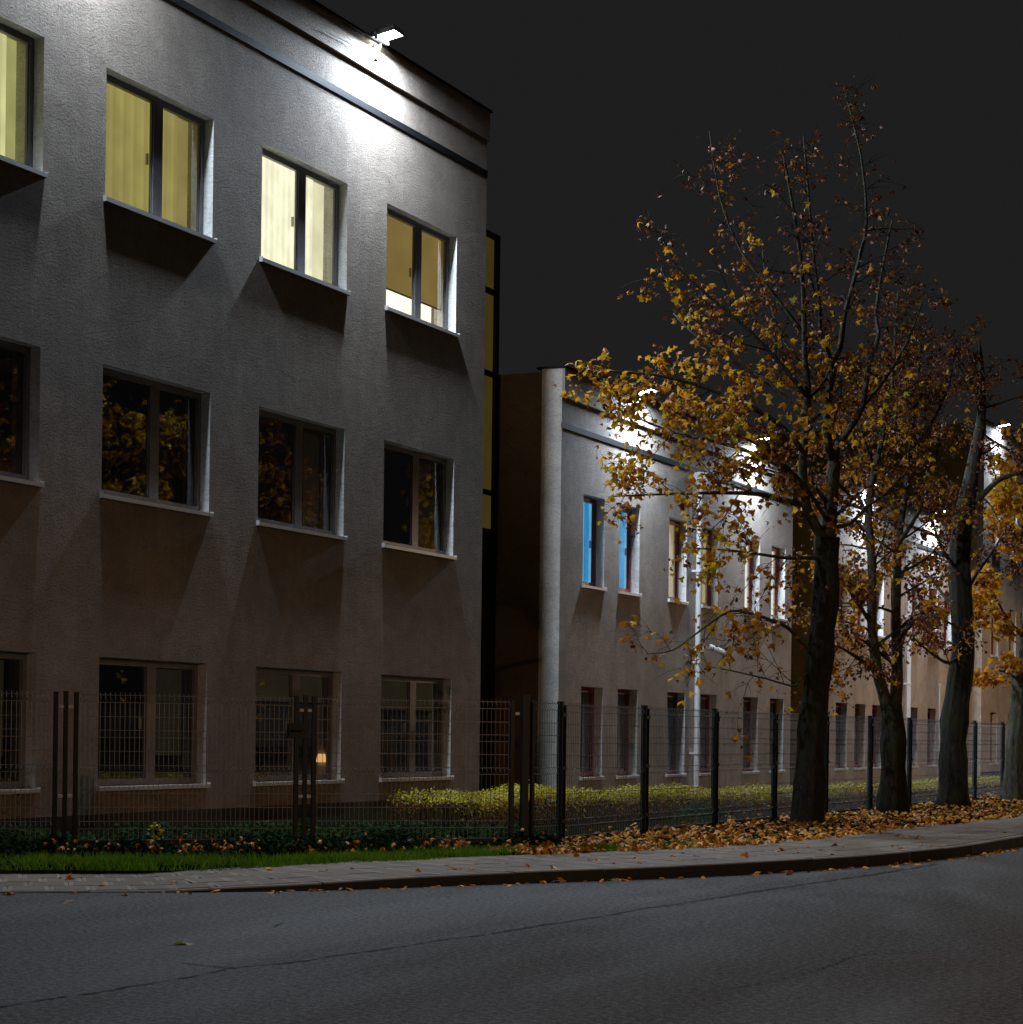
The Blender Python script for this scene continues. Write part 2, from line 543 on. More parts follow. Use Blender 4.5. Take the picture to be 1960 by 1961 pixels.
for i, y in enumerate(LE):
    ml = y + 1.30
    # top floor, lit
    w, sub, sp, x0 = window(part1, y, y + WB, ZS[2], ZS[2] + HB, M['grey_frame'], .14, ml)
    zb, zt = ZS[2] + .0, ZS[2] + HB + .08
    if i == 0:
        slats(sub, -.30, y + .0, y + 2.02, zb, zt - .06, G['w1'])
        back_wall(sub, y, y + WB, ZS[2], zt, G['w1b'])
    elif i == 1:
        slats(sub, -.30, y + .0, y + 1.93, zb, zt, G['w2'])
        back_wall(sub, y, y + WB, ZS[2], zt, G['w2b'])
    elif i == 2:
        slats(sub, -.30, y + .0, y + 1.84, zb, zt, G['w3'], ang=18)
        back_wall(sub, y, y + WB, ZS[2], zt, G['w3b'])
    else:
        q = MB(); q.box(-.29, -.285, y + .0, y + WB + .2, ZS[2] + .42, ZS[2] + HB + .08); sub(q, 'roller_blind', G['w4'])
        q = MB(); q.box(-.295, -.28, y + .0, y + WB + .2, ZS[2] + .40, ZS[2] + .425); sub(q, 'blind_rail', M['curtain'])
        back_wall(sub, y, y + WB, ZS[2], zt, G['w4b'])
    # middle floor, dark
    w, sub, sp, x0 = window(part1, y, y + WB, ZS[1], ZS[1] + HB, M['grey_frame'], .14, ml)
    if i in (2, 3):
        q = MB(); q.box(-.34, -.335, y + 1.75, y + 2.2, ZS[1] + .05, ZS[1] + HB - .1); sub(q, 'curtain', M['curtain'])
    # ground floor, dark with things behind the glass
    w, sub, sp, x0 = window(part1, y, y + WB, ZS[0], ZS[0] + HB, M['grey_frame'], .14, ml)
    if i in (0, 1):
        for k in range(5):
            q = MB(); yc = y + (1.70 if i == 1 else 1.62) + k * .125
            a = R(25)
            q.obox((-.36, yc, ZS[0] + .93), (math.sin(a) * .06, math.cos(a) * .06, 0), (.0015, 0, 0), (0, 0, .56))
            sub(q, 'slat', glow('dim_slat', (0.0091, 0.00735, 0.0035), 1, 4) if k == 0 and 'ds' not in G else G['ds'])
            if k == 0 and 'ds' not in G: G['ds'] = bpy.data.materials['dim_slat']
    else:
        if 'dr' not in G: G['dr'] = glow('dim_roller_blind', (0.0147, 0.0112, 0.00525), 1, 2)
        if 'db' not in G: G['db'] = glow('dim_room', (0.0042, 0.00385, 0.0035), 1, 1.5)
        q = MB(); q.box(-.31, -.305, y + .05, y + WB - .05, ZS[0] + (1.12 if i == 2 else 1.06), ZS[0] + HB - .03); sub(q, 'roller_blind', G['dr'])
        q = MB(); q.box(-.32, -.30, y + .05, y + WB - .05, ZS[0] + (1.10 if i == 2 else 1.04), ZS[0] + (1.12 if i == 2 else 1.06)); sub(q, 'blind_rail', M['dark_metal'])
        q = MB(); q.box(-2.2, -2.15, y - .3, y + WB + .6, ZS[0] + .45, ZS[0] + HB + .3); sub(q, 'room_wall', G['db'])
        q = MB(); q.box(-1.3, -.7, y + .2, y + WB, ZS[0] + .02, ZS[0] + .07); q.box(-1.25, -1.2, y + .3, y + .35, .3, ZS[0] + .02); q.box(-.8, -.75, y + 2.1, y + 2.15, .3, ZS[0] + .02)
        sub(q, 'desk', M['curtain'])
        if i == 3:
            q = MB()
            for k in range(5):
                q.box(-1.0, -.85, y + .55 + k * .27, y + .74 + k * .27, ZS[0] + .075, ZS[0] + .26 + .06 * (k % 3))
            sub(q, 'file_box', plain('pink_file_box', (.30, .17, .18), .8))

# small lit lamp on the desk behind the third ground-floor window
tl = thing('table_lamp', 'small glowing orange table lamp behind a ground-floor window of the near block', 'lamp', (-.32, 27.07, .735))
q = MB(); q.tube([(0, 0, 0), (0, 0, .02)], .07, 12); q.tube([(0, 0, .02), (0, 0, .20)], .014, 8); q.build('base', M['white_pvc'], tl)
q = MB(); q.tube([(0, 0, .18), (0, 0, .30)], [.085, .06], 16, cap=False); q.build('lamp_shade', glow('glowing_shade', (0.7684, 0.3842, 0.1306), .95), tl, smooth=True)

# ---- two-storey blocks and the far three-storey block
H2 = 1.68
def wing(label, y0, y1, lefts, top, ledge, band, zs, w2, lit, plinth):
    b, part = block('office_building', label, y0, y1, top, [(y, y + w2, z, z + H2) for y in lefts for z in zs], plinth,
                    (M['stucco2'], M['shaded_stucco'] if y0 < 40 else M['ochre']), ledge, band, floors=tuple(z - .45 for z in zs[1:]))
    for i, y in enumerate(lefts):
        for j, z in enumerate(zs):
            w, sub, sp, x0 = window(part, y, y + w2, z, z + H2, M['red_frame'], .17, None, sill_p=.045, fw=.085)
            key = lit.get((i, j))
            if key == 'blue':
                slats(sub, -.29, y + .0, y + w2 + .12, z + .0, z + H2 + .1, G['blue'], wid=.118, pitch=.11, ang=15)
            elif key:
                q = MB(); q.box(-.30, -.295, y + .0, y + w2 + .1, z + .0, z + H2 + .1); sub(q, 'blind', G[key])
            elif j == 0 and i in (1, 2, 4):
                q = MB()
                for k in range(3):
                    q.tube([(-.45, y + .12 + k * .10, z + .08), (-.45, y + .12 + k * .10, z + H2 - .08)], .05, 8)
                sub(q, 'curtain', M['curtain'])
    return b, part

G['blue'] = [glow('lit_blue_slat', (0.009221, 0.2305, 0.5686), 1, 2), glow('lit_blue_slat_b', (0.01537, 0.2766, 0.6301), 1, 2), glow('lit_blue_slat_c', (0.1691, 0.4457, 0.6609), 1, 2)]
G['cream'] = glow('lit_cream_blind', (0.3996, 0.3074, 0.1537), 1, 2)
G['white'] = glow('lit_white_blind', (.95, .88, .78), 1, 2)
G['orange'] = glow('lit_orange_blind', (.95, .55, .13), 1, 2)
wing2, part2 = wing('two-storey beige block beside the near block, two of its upper windows glowing blue', 34.9, 48.5,
                    [35.93, 37.70, 40.34, 42.30, 45.07, 46.95], 7.95, 7.42, 6.92, [.57, 4.12], 1.02,
                    {(0, 1): 'blue', (1, 1): 'blue', (2, 1): 'cream', (3, 1): 'cream', (4, 1): 'white', (5, 1): 'white'}, 0)
wing3, part3 = wing('two-storey beige block with an orange-lit upper window, half hidden behind the tree trunks', 51.45, 65.6,
                    [52.25, 53.98, 55.64, 57.4, 59.46, 61.62, 63.5], 7.95, 7.42, 6.92, [.57, 4.12], 1.02,
                    {(0, 1): 'orange', (1, 1): 'orange', (2, 1): 'white', (4, 1): 'white', (5, 1): 'orange'}, 0)
far4, part4 = wing('far three-storey beige block at the right edge of the picture', 68.6, 84.0,
                   [69.95, 72.7, 74.5, 77.3, 79.1, 81.9], 11.66, 11.19, 10.65, [.57, 4.12, 7.67], 1.05, {(0, 2): 'white'}, .3)

# ---- recessed links between the blocks
lk = thing('link_building', 'dark recessed glazed stairwell with yellow-lit panes beside the near block', 'building', (-1.2, 31.7, 0))
def lpart(mb, n, m, parent=lk): 
    mb.v = [(x + 1.2, y - 31.7, z) for x, y, z in mb.v]
    return mb.build(n, m, parent)
q = MB(); q.box(-1.6, -1.26, 31.72, 34.88, 0, 4.95); q.box(-1.6, -1.26, 34.72, 34.88, 4.95, 10.42); q.box(-1.6, -1.26, 31.72, 34.72, 10.37, 10.42)
lpart(q, 'cladding', M['dark_metal'])
q = MB(); q.box(-12, -1.61, 31.72, 34.88, 10.1, 10.35); q.box(-12, -11.8, 31.72, 34.88, 0, 10.09); lpart(q, 'roof', M['roof'])
zz = [5.0, 5.70, 7.84, 9.32, 10.33]
fr = MB()
for z in zz: fr.box(-1.32, -1.18, 31.72, 34.70, z - .04, z + .04)
for y in (31.74, 33.2, 34.67): fr.box(-1.34, -1.20, y - .03, y + .03, 5.04, 10.29)
fr = lpart(fr, 'glazing_frame', M['dark_metal'])
G['stair'] = glow('lit_stair_pane', (0.03652, 0.02656, 0.005532), 1, 1.0)
for a, b in zip(zz[:-1], zz[1:]):
    for ya, yb in ((31.77, 33.17), (33.23, 34.64)):
        q = MB(); q.box(-1.29, -1.27, ya, yb, a + .04, b - .04); lpart(q, 'pane', G['stair'], fr)
q = MB()
for k in range(3): q.box(-1.258, -1.235, 31.9 + k * .8, 32.55 + k * .8, .4, 4.6)
lpart(q, 'lower_pane', M['plinth'])

for y0, y1, top, lab in ((48.52, 51.43, 7.6, 'ochre recessed link wall between the two two-storey blocks'),
                         (65.62, 68.58, 7.6, 'ochre recessed link wall before the far three-storey block')):
    l2 = thing('link_building', lab, 'building', (-1.1, y0, 0))
    q = MB(); q.box(-.4, 0, 0, y1 - y0, 0, top); q.build('front_wall', M['ochre'], l2)
    q = MB(); q.box(-10, -.41, 0, y1 - y0, top - .4, top - .1); q.build('roof', M['roof'], l2)
    q = MB(); q.box(-.45, .05, .0, y1 - y0, top + .002, top + .05); q.build('parapet_cap', M['dark_metal'], l2)

# ---- downpipes
def downpipe(part, y, ztop, r, hopper):
    q = MB(); q.tube([(.13, y, .05), (.13, y, ztop)], r, 14)
    z = 1.0
    while z < ztop - .3:
        q.box(.0, .13 + r + .006, y - r - .012, y + r + .012, z - .02, z + .02); z += 1.9
    d = part(q, 'downpipe', M['white_pvc'], smooth=False)
    if hopper:
        h = MB(); h.tube([(.14, y, ztop - .02), (.14, y, ztop + .10), (.14, y, ztop + .30)], [.10, .17, .17], 4, ph=math.pi / 4)
        part(h, 'hopper', M['white_pvc'], d)
        s = MB(); s.box(.13 + r + .008, .13 + r + .014, y - .035, y + .03, 1.55, 1.66); part(s, 'sticker', plain('red_sticker', (.22, .03, .03)), d)
    else:
        h = MB(); h.tube([(.13, y, ztop - .01), (.13, y, ztop + .06)], r * 1.5, 10); part(h, 'pipe_cap', M['white_pvc'], d)
downpipe(part2, 41.74, 6.55, .058, True)
downpipe(part3, 58.95, 6.55, .058, True)
downpipe(part3, 62.52, 2.95, .026, False)

# ---- security camera
sc = thing('security_camera', 'white bullet camera on a bracket beside the white downpipe', 'camera', (0, 42.35, 3.2))
q = MB(); q.box(.0, .03, -.06, .06, -.07, .07); q.tube([(.03, 0, 0), (.16, 0, .03), (.22, .06, .03)], .022, 8); q.build('bracket', M['white_pvc'], sc)
q = MB()
d = Vector((.62, .72, -.30)).normalized()
p0 = Vector((.16, .0, .05))
q.tube([p0, p0 + d * .42], .058, 12); q.build('housing', M['white_pvc'], sc)
q = MB(); q.tube([p0 + d * .421, p0 + d * .43], .046, 12); q.build('lens', M['dark_metal'], sc)

# ------------------------------------------------------------------ floodlights on the parapets
HDM = LENSM = None
def floodlight(y, z, label, first=[None]):
    l = thing('floodlight', label, 'lamp', (.052, y, z), 0, 'floodlights along the roof edges')
    q = MB()                                    # bracket: wall plate, arm, yoke
    q.box(0, .03, -.07, .07, -.28, -.08)
    q.tube([(.03, 0, -.16), (.08, 0, -.12), (.10, 0, -.03)], .016, 8)
    q.box(.08, .12, -.17, .17, -.04, -.025); q.box(.08, .14, -.18, -.165, -.04, .05); q.box(.08, .14, .165, .18, -.04, .05)
    q.build('bracket', M['lamp_body'], l)
    t = R(9)                                    # flat body; the optics throw the beam outwards
    ax = Vector((math.cos(t), 0, math.sin(t))).normalized()
    az = Vector((-ax.z, 0, ax.x))
    c = Vector((.20, 0, .05))
    q = MB()
    q.obox(c + az * .035, ax * .20, (0, .15, 0), az * .022)
    q.obox(c + az * .075 - ax * .05, ax * .10, (0, .11, 0), az * .02)
    for k in range(5): q.obox(c + az * .07 + ax * (-.02 + .035 * k), ax * .005, (0, .13, 0), az * .022)
    for s in (-1, 1): q.obox(c + Vector((0, s * .147, 0)), ax * .20, (0, .006, 0), az * .022)
    q.obox(c + ax * .197, ax * .006, (0, .15, 0), az * .022)
    q.build('housing', M['lamp_body'], l)
    q = MB(); q.obox(c, ax * .185, (0, .135, 0), az * .004); q.build('lens', M['lens'], l)
    q = MB(); q.tube([(.02, -.05, -.30), (.035, -.35, -.335), (.035, -.9, -.30), (.03, -1.5, -.33)], .007, 5); q.build('cable', M['lamp_body'], l)
    ld = bpy.data.lights.new('floodlight_beam', 'AREA')
    ld.shape = 'RECTANGLE'; ld.size = .34; ld.size_y = .25
    ld.spread = R(180); ld.energy = LED_POWER[0 if z > 10 and y < 40 else 1] * (.66 if y < 22 else 1); ld.color = LED_COLOR
    lo = link('beam', ld, l)
    tb = R(22)
    bx, bz = Vector((math.cos(tb), 0, math.sin(tb))), Vector((-math.sin(tb), 0, math.cos(tb)))
    lo.matrix_local = Matrix.Translation(c - az * .02 - bz * .075) @ Matrix((bx, (0, 1, 0), bz)).transposed().to_4x4()
    return l

for y, z, lab in ((27.75, 11.68, 'floodlight on the near block above its rightmost top-floor windows'),
                  (20.6, 11.68, 'floodlight on the near block above its left windows, just out of the picture'),
                  (38.3, 7.97, 'first floodlight on the two-storey block beside the near block'),
                  (45.35, 7.97, 'second floodlight on the two-storey block, beside the maple trunk'),
                  (54.6, 7.97, 'floodlight on the middle two-storey block hidden behind the maple trunk'),
                  (61.7, 7.97, 'floodlight on the middle two-storey block between two tree trunks'),
                  (70.3, 11.68, 'floodlight on the far three-storey block at the right edge')):
    floodlight(y, z, lab)

# ------------------------------------------------------------------ warm street lamps, out of the frame
def street_lamp(label, x, y, z0, power, color, rz):
    sl = thing('street_lamp', label, 'street lamp', (x, y, z0), rz)
    q = MB(); q.tube([(0, 0, 0), (0, 0, 1.0), (0, 0, 1.05), (0, 0, 7.9)], [.10, .10, .075, .05], 12)
    q.tube([(0, 0, 7.8), (.3, 0, 8.05), (1.6, 0, 8.2)], .035, 8); q.build('pole', M['lamp_body'], sl)
    q = MB(); q.obox((1.85, 0, 8.2), (.34, 0, .02), (0, .13, 0), (0, 0, .06)); q.build('lamp_head', M['lamp_body'], sl)
    q = MB(); q.obox((1.85, 0, 8.13), (.25, 0, .015), (0, .10, 0), (0, 0, .005)); q.build('lens', M['street_lens'], sl)
    ld = bpy.data.lights.new('street_lamp_beam', 'SPOT')
    ld.energy = power; ld.color = color; ld.spot_size = R(174); ld.spot_blend = .12; ld.shadow_soft_size = .18
    link('beam', ld, sl, (1.85, 0, 8.08))
M['street_lens'] = glow('street_lamp_lens', (1, .68, .38), 40)
street_lamp('tall grey street lamp far down the road, out of the picture', 11.5, 62.0, 0, STREET_POWER[0], STREET_COLOR[0], 0)
street_lamp('tall grey street lamp across the road, out of the picture on the right', 32.0, 9.0, 0, STREET_POWER[1], STREET_COLOR[1], math.pi)

# ------------------------------------------------------------------ ground
q = MB(); q.quad([(-400, -300, 0), (400, -300, 0), (400, 500, 0), (-400, 500, 0)])
road = tag(q.build('road', M['asphalt']), kind='structure')


def catmull(pts, step):
    out = []
    P = [pts[0]] + list(pts) + [pts[-1]]
    for i in range(1, len(P) - 2):
        p0, p1, p2, p3 = [np.array(p, float) for p in P[i - 1:i + 3]]
        n = max(2, int(np.linalg.norm((p2 - p1)[:2]) / step))
        for k in range(n):
            t = k / n
            out.append(.5 * ((2 * p1) + (-p0 + p2) * t + (2 * p0 - 5 * p1 + 4 * p2 - p3) * t * t + (-p0 + 3 * p1 - 3 * p2 + p3) * t ** 3))
    out.append(np.array(pts[-1], float))
    return np.array(out)


KERB = catmull([(-14, -.4, .01), (-6, 6.0, .01), (0, 10.75, .01), (3.2, 13.3, .012), (4.2, 14.1, .014), (5.2, 14.88, .020), (5.72, 15.33, .045), (6.2, 15.87, .066),
                (6.72, 16.72, .092), (7.29, 17.69, .105), (7.91, 18.70, .112), (8.52, 19.9, .118), (9.03, 21.35, .121), (9.4, 22.7, .124),
                (9.70, 24.7, .128), (9.78, 27.8, .13), (9.8, 40, .13), (9.8, 90, .13)], .1)
BACK = catmull([(-14, 2.5, .03), (-6, 8.8, .03), (0, 13.6, .03), (2.77, 15.75, .03), (3.43, 16.2, .03), (4.06, 16.6, .035), (4.65, 17.05, .05), (5.12, 17.75, .075),
                (5.66, 18.73, .10), (6.15, 20.0, .115), (6.86, 21.4, .125), (7.45, 23.0, .13), (7.8, 25.6, .135), (7.9, 28.5, .14),
                (8.05, 31.9, .14), (8.2, 36, .14), (8.2, 90, .14)], .1)


def arc(P):
    d = np.linalg.norm(np.diff(P[:, :2], axis=0), axis=1)
    return np.concatenate([[0], np.cumsum(d)])


AK = arc(KERB)
def at_arc(P, A, s):
    i = min(max(np.searchsorted(A, s) - 1, 0), len(P) - 2)
    t = (s - A[i]) / max(A[i + 1] - A[i], 1e-9)
    d = P[i + 1] - P[i]
    d = d / np.linalg.norm(d[:2])
    return P[i] + (P[i + 1] - P[i]) * t, d


# pavement: bed, then slabs and kerb stones
TAN = np.gradient(KERB[:, :2], axis=0)
TAN = np.array([TAN[max(0, i - 4):i + 5].mean(axis=0) for i in range(len(TAN))])
TAN /= np.linalg.norm(TAN, axis=1)[:, None]
NRM = np.stack([-TAN[:, 1], TAN[:, 0]], axis=1)            # towards the buildings
WID = np.array([np.min(np.linalg.norm(BACK[:, :2] - k[:2], axis=1)) for k in KERB])
q = MB()
n0 = len(q.v)
for k, n, w in zip(KERB, NRM, WID):
    a = k[:2] + n * .12; b = k[:2] + n * (w + .05)
    q.v += [(a[0], a[1], k[2] - .012), (b[0], b[1], k[2] - .012)]
for i in range(len(KERB) - 1):
    q.f.append((2 * i, 2 * i + 2, 2 * i + 3, 2 * i + 1)); q.m.append(0)
pave = tag(q.build('pavement', M['joint']), kind='structure')

SL, SD = .345, .50
def slab_mesh(seed):
    r = random.Random(seed)
    q = MB()
    hx, hy, e, bz = SL / 2 - .002, SD / 2 - .003, .036, .006
    h = [r.uniform(-.001, .001) for _ in range(4)]
    xs = (-hx, -hx + e, hx - e, hx)
    zt = (-.003, .0, .0, -.003)
    for i in range(3):
        q.quad([(xs[i], -hy, zt[i] + h[0]), (xs[i + 1], -hy, zt[i + 1] + h[1]), (xs[i + 1], hy, zt[i + 1] + h[2]), (xs[i], hy, zt[i] + h[3])], 0 if i == 1 else 1)
    for y, o in ((-hy, 1), (hy, -1)):
        pts = [(x, y, z) for x, z in zip(xs, zt)] + [(hx, y, -.04), (-hx, y, -.04)]
        q.quad(pts[::-1] if o == 1 else pts, 0)
    for x, o in ((-hx, 1), (hx, -1)):
        pts = [(x, -hy, -.006), (x, hy, -.006), (x, hy, -.04), (x, -hy, -.04)]
        q.quad(pts if o == 1 else pts[::-1], 1)
    return q.mesh('paver', [M['slab'], M['slab_pale']])

slab_meshes = [slab_mesh(i) for i in range(5)]
cand = []
row = 0
v = .14 + SD / 2
while v < 3.6:
    off = np.column_stack([KERB[:, :2] + NRM * v, KERB[:, 2]])
    A = arc(off)
    s = (row % 2) * SL * .5 + rng.uniform(0, .05)
    while s < A[-1]:
        p, d = at_arc(off, A, s)
        j = int(np.argmin(np.abs(A - s)))
        if v - SD * .45 < WID[j] and 0 < p[1] < 46 and p[0] > -4:
            cand.append((p, math.atan2(d[1], d[0]), math.atan(d[2])))
        s += SL
    row += 1
    v += SD
cp = np.array(cam.location)
def in_view(p, margin=.5):
    v_ = Vector(p) - cam.matrix_world.translation
    r_ = Vector((math.cos(ALPHA), math.sin(ALPHA), 0)); f_ = Vector((-math.sin(ALPHA), math.cos(ALPHA), 0))
    z_ = v_.dot(f_)
    return z_ > 3 and abs(v_.dot(r_)) < z_ * .2407 + margin
cand.sort(key=lambda c: (not in_view(c[0]), (c[0][0] - 15.48) ** 2 + c[0][1] ** 2))
rest = MB()
for i, (p, a, sl) in enumerate(cand):
    z = p[2] + rng.uniform(-.0015, .0015)
    if i < 300:
        link('paver', slab_meshes[i % 5], pave, (p[0], p[1], z), (rng.uniform(-.003, .003), -sl + rng.uniform(-.003, .003), a + rng.uniform(-.004, .004)))
    else:
        ux, uy = Vector((math.cos(a), math.sin(a), 0)), Vector((-math.sin(a), math.cos(a), 0))
        c = Vector((p[0], p[1], z)); hx, hy = SL / 2 - .005, SD / 2 - .005
        rest.quad([c - ux * hx - uy * hy, c + ux * hx - uy * hy, c + ux * hx + uy * hy, c - ux * hx + uy * hy])
tag(rest.build('paver_field', M['slab'], pave), kind='stuff')

s = 3.0
while s < AK[-1] - 45:
    ln = .99
    q = MB()
    pr = []
    for t in np.linspace(0, ln, 5):
        p, d = at_arc(KERB, AK, s + t)
        j = int(np.argmin(np.abs(AK - s - t)))
        n = NRM[j]
        jit = rng.uniform(-.004, .004)
        pr.append((p, n, jit))
    dz = rng.uniform(-.004, .004); dn = rng.uniform(-.006, .006)
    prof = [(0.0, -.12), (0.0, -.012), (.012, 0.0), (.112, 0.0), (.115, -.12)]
    n0 = len(q.v)
    for p, n, jit in pr:
        for o, z in prof:
            q.v.append((p[0] + n[0] * (o + dn), p[1] + n[1] * (o + dn), p[2] + dz + z))
    for i in range(4):
        for k in range(4):
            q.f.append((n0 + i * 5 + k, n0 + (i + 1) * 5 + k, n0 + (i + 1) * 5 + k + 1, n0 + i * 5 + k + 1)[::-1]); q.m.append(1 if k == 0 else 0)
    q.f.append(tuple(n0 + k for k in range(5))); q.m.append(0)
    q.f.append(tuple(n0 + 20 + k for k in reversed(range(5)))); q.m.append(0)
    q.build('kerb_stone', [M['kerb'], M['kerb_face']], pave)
    s += 1.0

# lawn: from the back of the pavement to behind the buildings
q = MB()
for p in BACK:
    q.v += [(p[0], p[1], p[2] - .015), (p[0] - .22, p[1] + .16, max(p[2] + .015, .085)), (-60, p[1] + .16, .10)]
for i in range(len(BACK) - 1):
    for k in range(2):
        q.f.append((3 * i + k, 3 * i + 3 + k, 3 * i + 4 + k, 3 * i + 1 + k)); q.m.append(0)
lawn = tag(q.build('lawn', M['soil']), kind='structure')

# cracks in the asphalt, tarred over: thin irregular sheets just above the road
def crack(pts, w0, w1):
    P = catmull([(x, y, 0) for x, y in pts], .05)
    q = MB()
    T_ = np.gradient(P[:, :2], axis=0); T_ /= np.linalg.norm(T_, axis=1)[:, None]
    wob = 0
    for i, (p, t) in enumerate(zip(P, T_)):
        f = i / len(P)
        wob = .86 * wob + rng.uniform(-.016, .016)
        w = (w0 + (w1 - w0) * f) * rng.choice((.05, .5, .8, 1.2, 1.7))
        n = np.array((-t[1], t[0]))
        a = p[:2] + n * (wob + w); b = p[:2] + n * (wob - w)
        q.v += [(a[0], a[1], .004), (b[0], b[1], .004)]
    for i in range(len(P) - 1):
        q.f.append((2 * i + 1, 2 * i + 3, 2 * i + 2, 2 * i)); q.m.append(0)
    q.build('road_crack', M['tar'], road)
crack([(8.80, 10.35), (8.93, 10.7), (8.99, 11.36), (9.07, 12.25), (9.18, 13.44), (9.25, 14.57), (9.36, 16.64), (9.5, 18.59), (9.66, 20.41), (9.8, 23)], .014, .020)
crack([(8.8, 10.35), (8.87, 9.6), (8.82, 8.9), (8.75, 8.0)], .012, .016)
crack([(8.4, 10.5), (8.62, 10.42), (8.85, 10.40)], .006, .014)
crack([(11.58, 10.79), (11.8, 11.84), (11.77, 13.03), (11.95, 13.36), (12.28, 13.8)], .003, .007)
crack([(7.55, 13.1), (7.7, 12.7)], .006, .010)

# ------------------------------------------------------------------ fence and gates
FOLD = [(0, 1), (.075, 1), (.72, 1), (.79, 1), (1.295, 1), (1.37, 1)]
def mesh_panel(length, h=1.50):
    """welded mesh panel in the XZ plane, folds bulging to -Y; z runs down from 0"""
    q = MB()
    prof = [(0, .03), (0, .0), (.0375, -.03), (.075, 0), (.72, 0), (.755, -.03), (.79, 0), (1.295, 0), (1.3325, -.03), (1.37, 0), (h, 0)]
    n = int(length / .05)
    for i in range(n + 1):
        x = length * i / n
        pts = [(x, y, -z) for z, y in prof[1:]]
        pts[0] = (x, 0, .028)
        pts.insert(1, (x, 0, 0))
        q.tube(pts, .0032, 3, cap=False)
    for z in (0, .075, .22, .36, .433, .575, .72, .79, 1.005, 1.15, 1.295, 1.37, h - .01):
        q.tube([(0, .0055, -z), (length, .0055, -z)], .0048, 4, cap=False)
    return q.mesh('mesh_panel', M['wire'])

def post_mesh(h):
    q = MB()
    q.box(-.03, .03, -.03, .03, 0, h)
    q.box(-.034, .034, -.034, .034, h, h + .015)
    for s in (-1, 1):
        q.box(s * .05 - .007, s * .05 + .007, -.045, -.010, .05, h - .03)
    for z in (.25, .85, 1.45):
        q.box(-.062, .062, -.055, -.045, z - .02, z + .02)
    return q.mesh('post', M['fence'])

fence = thing('mesh_fence', 'dark green welded mesh fence running behind the maples along the lawn', 'fence', (5.8, 21.9, .14))
pm, fm = post_mesh(1.585), mesh_panel(2.43)
for k in range(13):
    link('post', pm, fence, (0, 2.555 * k, 0), (0, 0, R(90)))
    if k < 12:
        link('mesh_panel', fm, fence, (0, 2.555 * k + .062, 1.56), (0, 0, R(90)))

# gates stand across the corner, from (1.55, 17.0) to (5.68, 21.1)
GA, GB = Vector((2.13, 17.60, .13)), Vector((5.70, 21.11, .13))
gd = (GB - GA).normalized(); gang = math.atan2(gd.y, gd.x)
def gate_leaf(label, s0, ln, lock_end):
    o = GA + gd * s0
    g = thing('gate_leaf', label, 'gate', (o.x, o.y, .13), gang, 'mesh gate leaves across the corner')
    for x in (0.03, ln - .03):
        q = MB(); q.box(x - .021, x + .021, -.03, .03, .03, 1.60); q.box(x - .023, x + .023, -.032, .032, 1.60, 1.61); q.build('stile', M['fence'], g)
    q = MB(); q.box(.06, ln - .06, -.02, .02, .06, .10); q.build('bottom_rail', M['fence'], g)
    link('mesh_panel', mesh_panel(ln - .14), g, (.07, -.01, 1.585))
    for x, s in ((0, -1), (ln, 1)):
        for z in (.55, 1.46):
            q = MB(); q.box(x - .05 if s < 0 else x, x if s < 0 else x + .05, -.02, .02, z - .015, z + .015); q.build('hinge', M['sill'], g)
    if lock_end is not None:
        q = MB(); x = ln - .03 if lock_end else .03
        q.box(x - .09, x + .09, -.05, .05, 1.17, 1.32); q.tube([(x - .06, -.05, 1.25), (x - .06, -.10, 1.25), (x + .06, -.10, 1.25)], .01, 6); q.build('lock_box', M['fence'], g)
    return g
LTOT = (GB - GA).length
gate_leaf('mesh gate leaf cut by the left edge of the picture', -1.56, 1.55, None)
gate_leaf('mesh gate leaf left of the lock box, between the left post and the middle post', .135, 2.36, True)
gate_leaf('mesh gate leaf right of the lock box, in front of the hedge', 2.625, LTOT - 2.625 - .10, None)
def gate_post(label, s, h, w=.045, cap=True):
    o = GA + gd * s
    g = thing('gate_post', label, 'post', (o.x, o.y, .10), gang, 'steel gate posts')
    q = MB(); q.box(-w, w, -w, w, 0, h); q.build('shaft', M['fence'], g)
    q = MB(); q.box(-w - .004, w + .004, -w - .004, w + .004, h, h + .018); q.build('cap', M['fence'], g)
gate_post('dark steel gate post between two leaves near the left edge', .06, 1.63, .022)
gate_post('slim dark steel post between the two gate leaves, by the lock box', 2.56, 1.63, .022)
gate_post('thick dark steel gate post where the gate meets the fence', LTOT + .02, 1.68, .038)
# short fixed bay between the gate and the fence
fb = thing('mesh_fence', 'short fixed mesh bay between the thick gate post and the first fence post', 'fence', (5.74, 21.2, .14))
link('mesh_panel', mesh_panel(.60), fb, (.01, .05, 1.575), (0, 0, math.atan2(.70, .06)))
q = MB(); q.box(-.03, .03, -.05, -.02, .02, 1.58); q.build('clamp_rail', M['fence'], fb, rot=(0, 0, math.atan2(.70, .06)))

